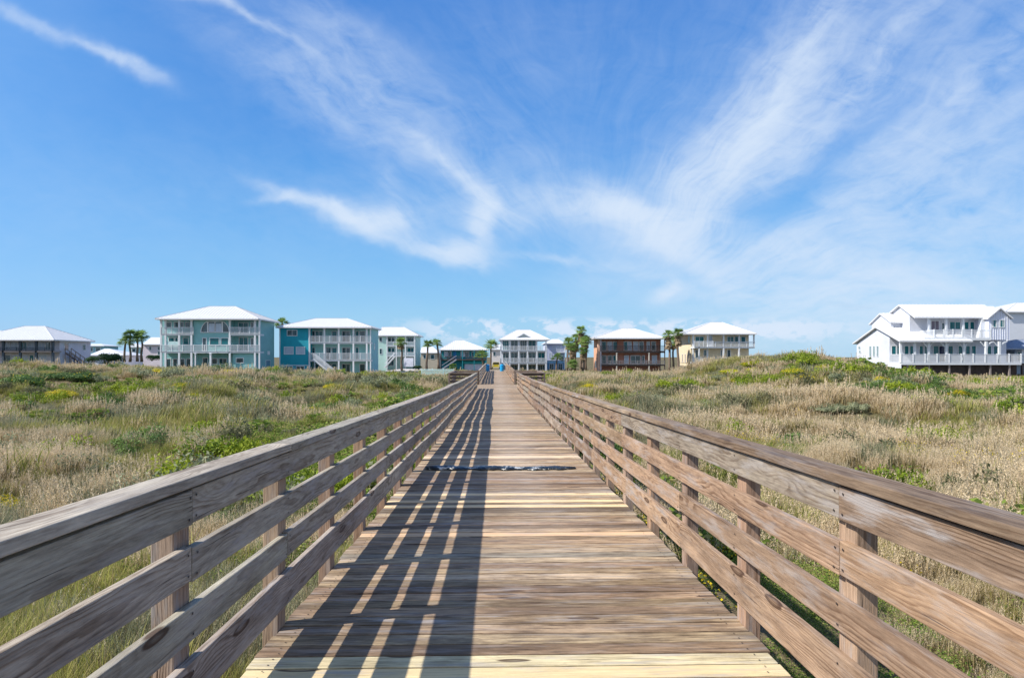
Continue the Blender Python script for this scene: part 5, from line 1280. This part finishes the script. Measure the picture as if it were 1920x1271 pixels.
for bi, (y0, y1, n, s0, w) in enumerate(bands):
    x, y = sample(n, y0, y1)
    patch = .75*fbm(x, y*1.7, 8, 3, 21)+.75*fbm(x, y*1.3, 2.2, 3, 31); moist = fbm(x, y*1.3, 11, 3, 41)
    # photograph's own patches
    patch = patch+.12*np.exp(-(((x+7)/4)**2+((y-15)/3)**2))+.12*np.exp(-(((x+10)/2.5)**2+((y-24)/5)**2))+.20*np.exp(-(((x-14)/8)**2+((y-20)/6)**2))+.06*(x > 0)
    moist = moist+.25*np.exp(-(((x-25)/9)**2+((y-52)/9)**2)); patch = patch-.15*np.exp(-(((x-25)/10)**2+((y-50)/12)**2))-.16*np.exp(-(((x+18)/12)**2+((y-24)/9)**2))
    moist = moist+.35*np.exp(-(((x+16)/10)**2+((y-30)/4)**2))+.30*np.exp(-(((x+22)/14)**2+((y-44)/6)**2))+.35*np.exp(-(((x-3.5)/2)**2+((y-4)/8)**2))-.12*(y < 12)*(x < 0)
    moist = moist+.3*np.exp(-((np.abs(x)-2.4)/1.0)**2)+.32*((x > 0) & (y < 11)); patch = patch-.22*((x > 0) & (y < 11))
    r = rng.random(len(x))
    frac = np.where(y < 13, .34, np.where(x > 0, .27, .20)); pv = patch+.55*(r-.5); order = np.empty(len(x)); order[np.argsort(pv)] = np.arange(len(x))/len(x)
    gg = .5*fbm(x, y*1.6, 5, 3, 61)+.7*fbm(x, y, 1.4, 2, 67)+.35*(rng.random(len(x))-.5)
    kind = np.where(order > 1-frac, 0, np.where(moist+.3*(rng.random(len(x))-.5) > .30, 3, np.where(gg > -.04, 1, 2)))
    sc = s0*(.55+.75*rng.random(len(x))**1.5)*(1+.9*np.clip(fbm(x, y, 3.0, 3, 88), -.45, .6))
    sc = np.where(rng.random(len(x)) < .07, sc*1.6, sc)
    nearw = np.abs(x) < 2.6; sc = np.where(nearw, sc*.75, sc)
    B.append((bi, w, x, y, kind, sc))
KM = [('dry_plume_grass', TAN, .46, .5, False), ('olive_grass', OLV, .42, .0, False), ('grey_green_grass', GGR, .40, .15, False), ('green_ground_cover', GRN, .30, 0, True)]
LAB = ['dry pinkish tan plume grass over the dunes', 'olive green grass over the dunes', 'grey-green grass over the dunes', 'fresh green ground cover in the damp hollows']
for ki, (nm, mt, H, plume, leafy) in enumerate(KM):
    for bi, w, x, y, kind, sc in B:
        m_ = kind == ki
        nb = (120, 90, 60, 42, 32)[bi]
        ms = [tuft('tuft_%d' % q, mt, nb*(2 if leafy else 1), H, .22, w*(3.2 if leafy else 1), plume*(1 if bi < 3 else .7), 1000*ki+10*bi+q, leafy=leafy, lean=.45) for q in range(3)]
        scatter(nm, LAB[ki]+(', ' + ('nearest band', 'near band', 'middle band', 'far band', 'farthest band')[bi]), ms, x[m_], y[m_], sc[m_])
# low rounded shrubs and flowering clumps, thousands of them
def clump(name, leaf, seed, n=480):
    rg = np.random.default_rng(seed); v = []; f = []
    lob = [(rg.uniform(-.22, .22), rg.uniform(-.22, .22), rg.uniform(.05, .18), rg.uniform(.12, .24)) for _ in range(6)]
    for k in range(n):
        l = lob[rg.integers(6)]; d = rg.normal(size=3); d /= np.linalg.norm(d); d[2] = abs(d[2]); p = np.array([l[0], l[1], l[2]])+d*l[3]*rg.uniform(.6, 1.1)
        a = rg.normal(size=3); a /= np.linalg.norm(a); b_ = np.cross(d, a)+rg.normal(size=3)*.3; b_ /= np.linalg.norm(b_); s_ = .027*rg.uniform(.6, 1.5); i0 = len(v)
        v += [tuple(p-a*s_), tuple(p+b_*s_*.45), tuple(p+a*s_), tuple(p-b_*s_*.45)]; f.append((i0, i0+1, i0+2, i0+3))
    me_ = bpy.data.meshes.new(name); me_.from_pydata(v, [], f); me_.materials.append(leaf); return me_
for nm, lf, lab, sd, th, n in (('low_shrubs', GREENL, 'low mid-green leafy shrubs dotted through the grass', 71, .36, 7000), ('dark_shrubs', leafmat('dull_dark_leaf', (.10, .11, .05), (.24, .23, .12), 5), 'low dull dark shrubs in the hollows', 72, .36, 7000),
                       ('silver_shrubs', SILV, 'low silvery shrubs dotted through the grass', 73, .30, 6000), ('lime_shrubs', LIME, 'yellow-green flowering clumps spread over the dunes', 74, .36, 9000)):
    x, y = sample(n, 12, 80); n = len(x); th = th-(.07*((x > 10) & (x < 45) & (y > 42)) if nm == 'lime_shrubs' else 0); m_ = .6*fbm(x, y*1.6, 9, 3, sd)+.6*fbm(x, y*1.2, 2.4, 3, sd+5) > th
    m_ &= (y > 26) | (nm in ('low_shrubs', 'lime_shrubs')) | (rng.random(n) < .25)
    if nm in ('low_shrubs', 'dark_shrubs', 'silver_shrubs'): m_ &= ~((x > 8) & (y > 42))
    x, y = x[m_], y[m_]; scatter(nm, lab, [clump('clump', lf, sd*10+q) for q in range(3)], x, y, (.8+.9*rng.random(len(x)))*np.where(y > 40, 1.35, 1.0)*(1.15 if nm != 'lime_shrubs' else 1.2))
# lawn strip behind the fence and small yellow blossoms low in the near grass
x, y = sample(9000, 3, 30); pm = ((fbm(x, y, 3, 2, 77) > .36) & (rng.random(len(x)) < .5)) | ((np.abs(x) < 3.4) & (y < 14) & (x > 0) & (fbm(x, y, 1, 2, 3) > .15)); x, y = x[pm], y[pm]
def blossom(seed):
    rg = np.random.default_rng(seed); v = []; f = []
    for k in range(16):
        p = np.array([rg.normal(0, .14), rg.normal(0, .14), rg.uniform(.18, .40)]); 
        for q in range(2):
            n_ = rg.normal(size=3); n_ /= np.linalg.norm(n_); a = np.cross(n_, [0, 0, 1.]); a /= np.linalg.norm(a); c = np.cross(n_, a); s_ = .012; i0 = len(v)
            v += [tuple(p-a*s_), tuple(p+c*s_), tuple(p+a*s_), tuple(p-c*s_)]; f.append((i0, i0+1, i0+2, i0+3))
    me_ = bpy.data.meshes.new('blossom'); me_.from_pydata(v, [], f); me_.materials.append(YEL); return me_
scatter('wild_flowers', 'tiny yellow wild flowers scattered in the grass', [blossom(q) for q in range(3)], x, y, .8+.6*rng.random(len(x)))
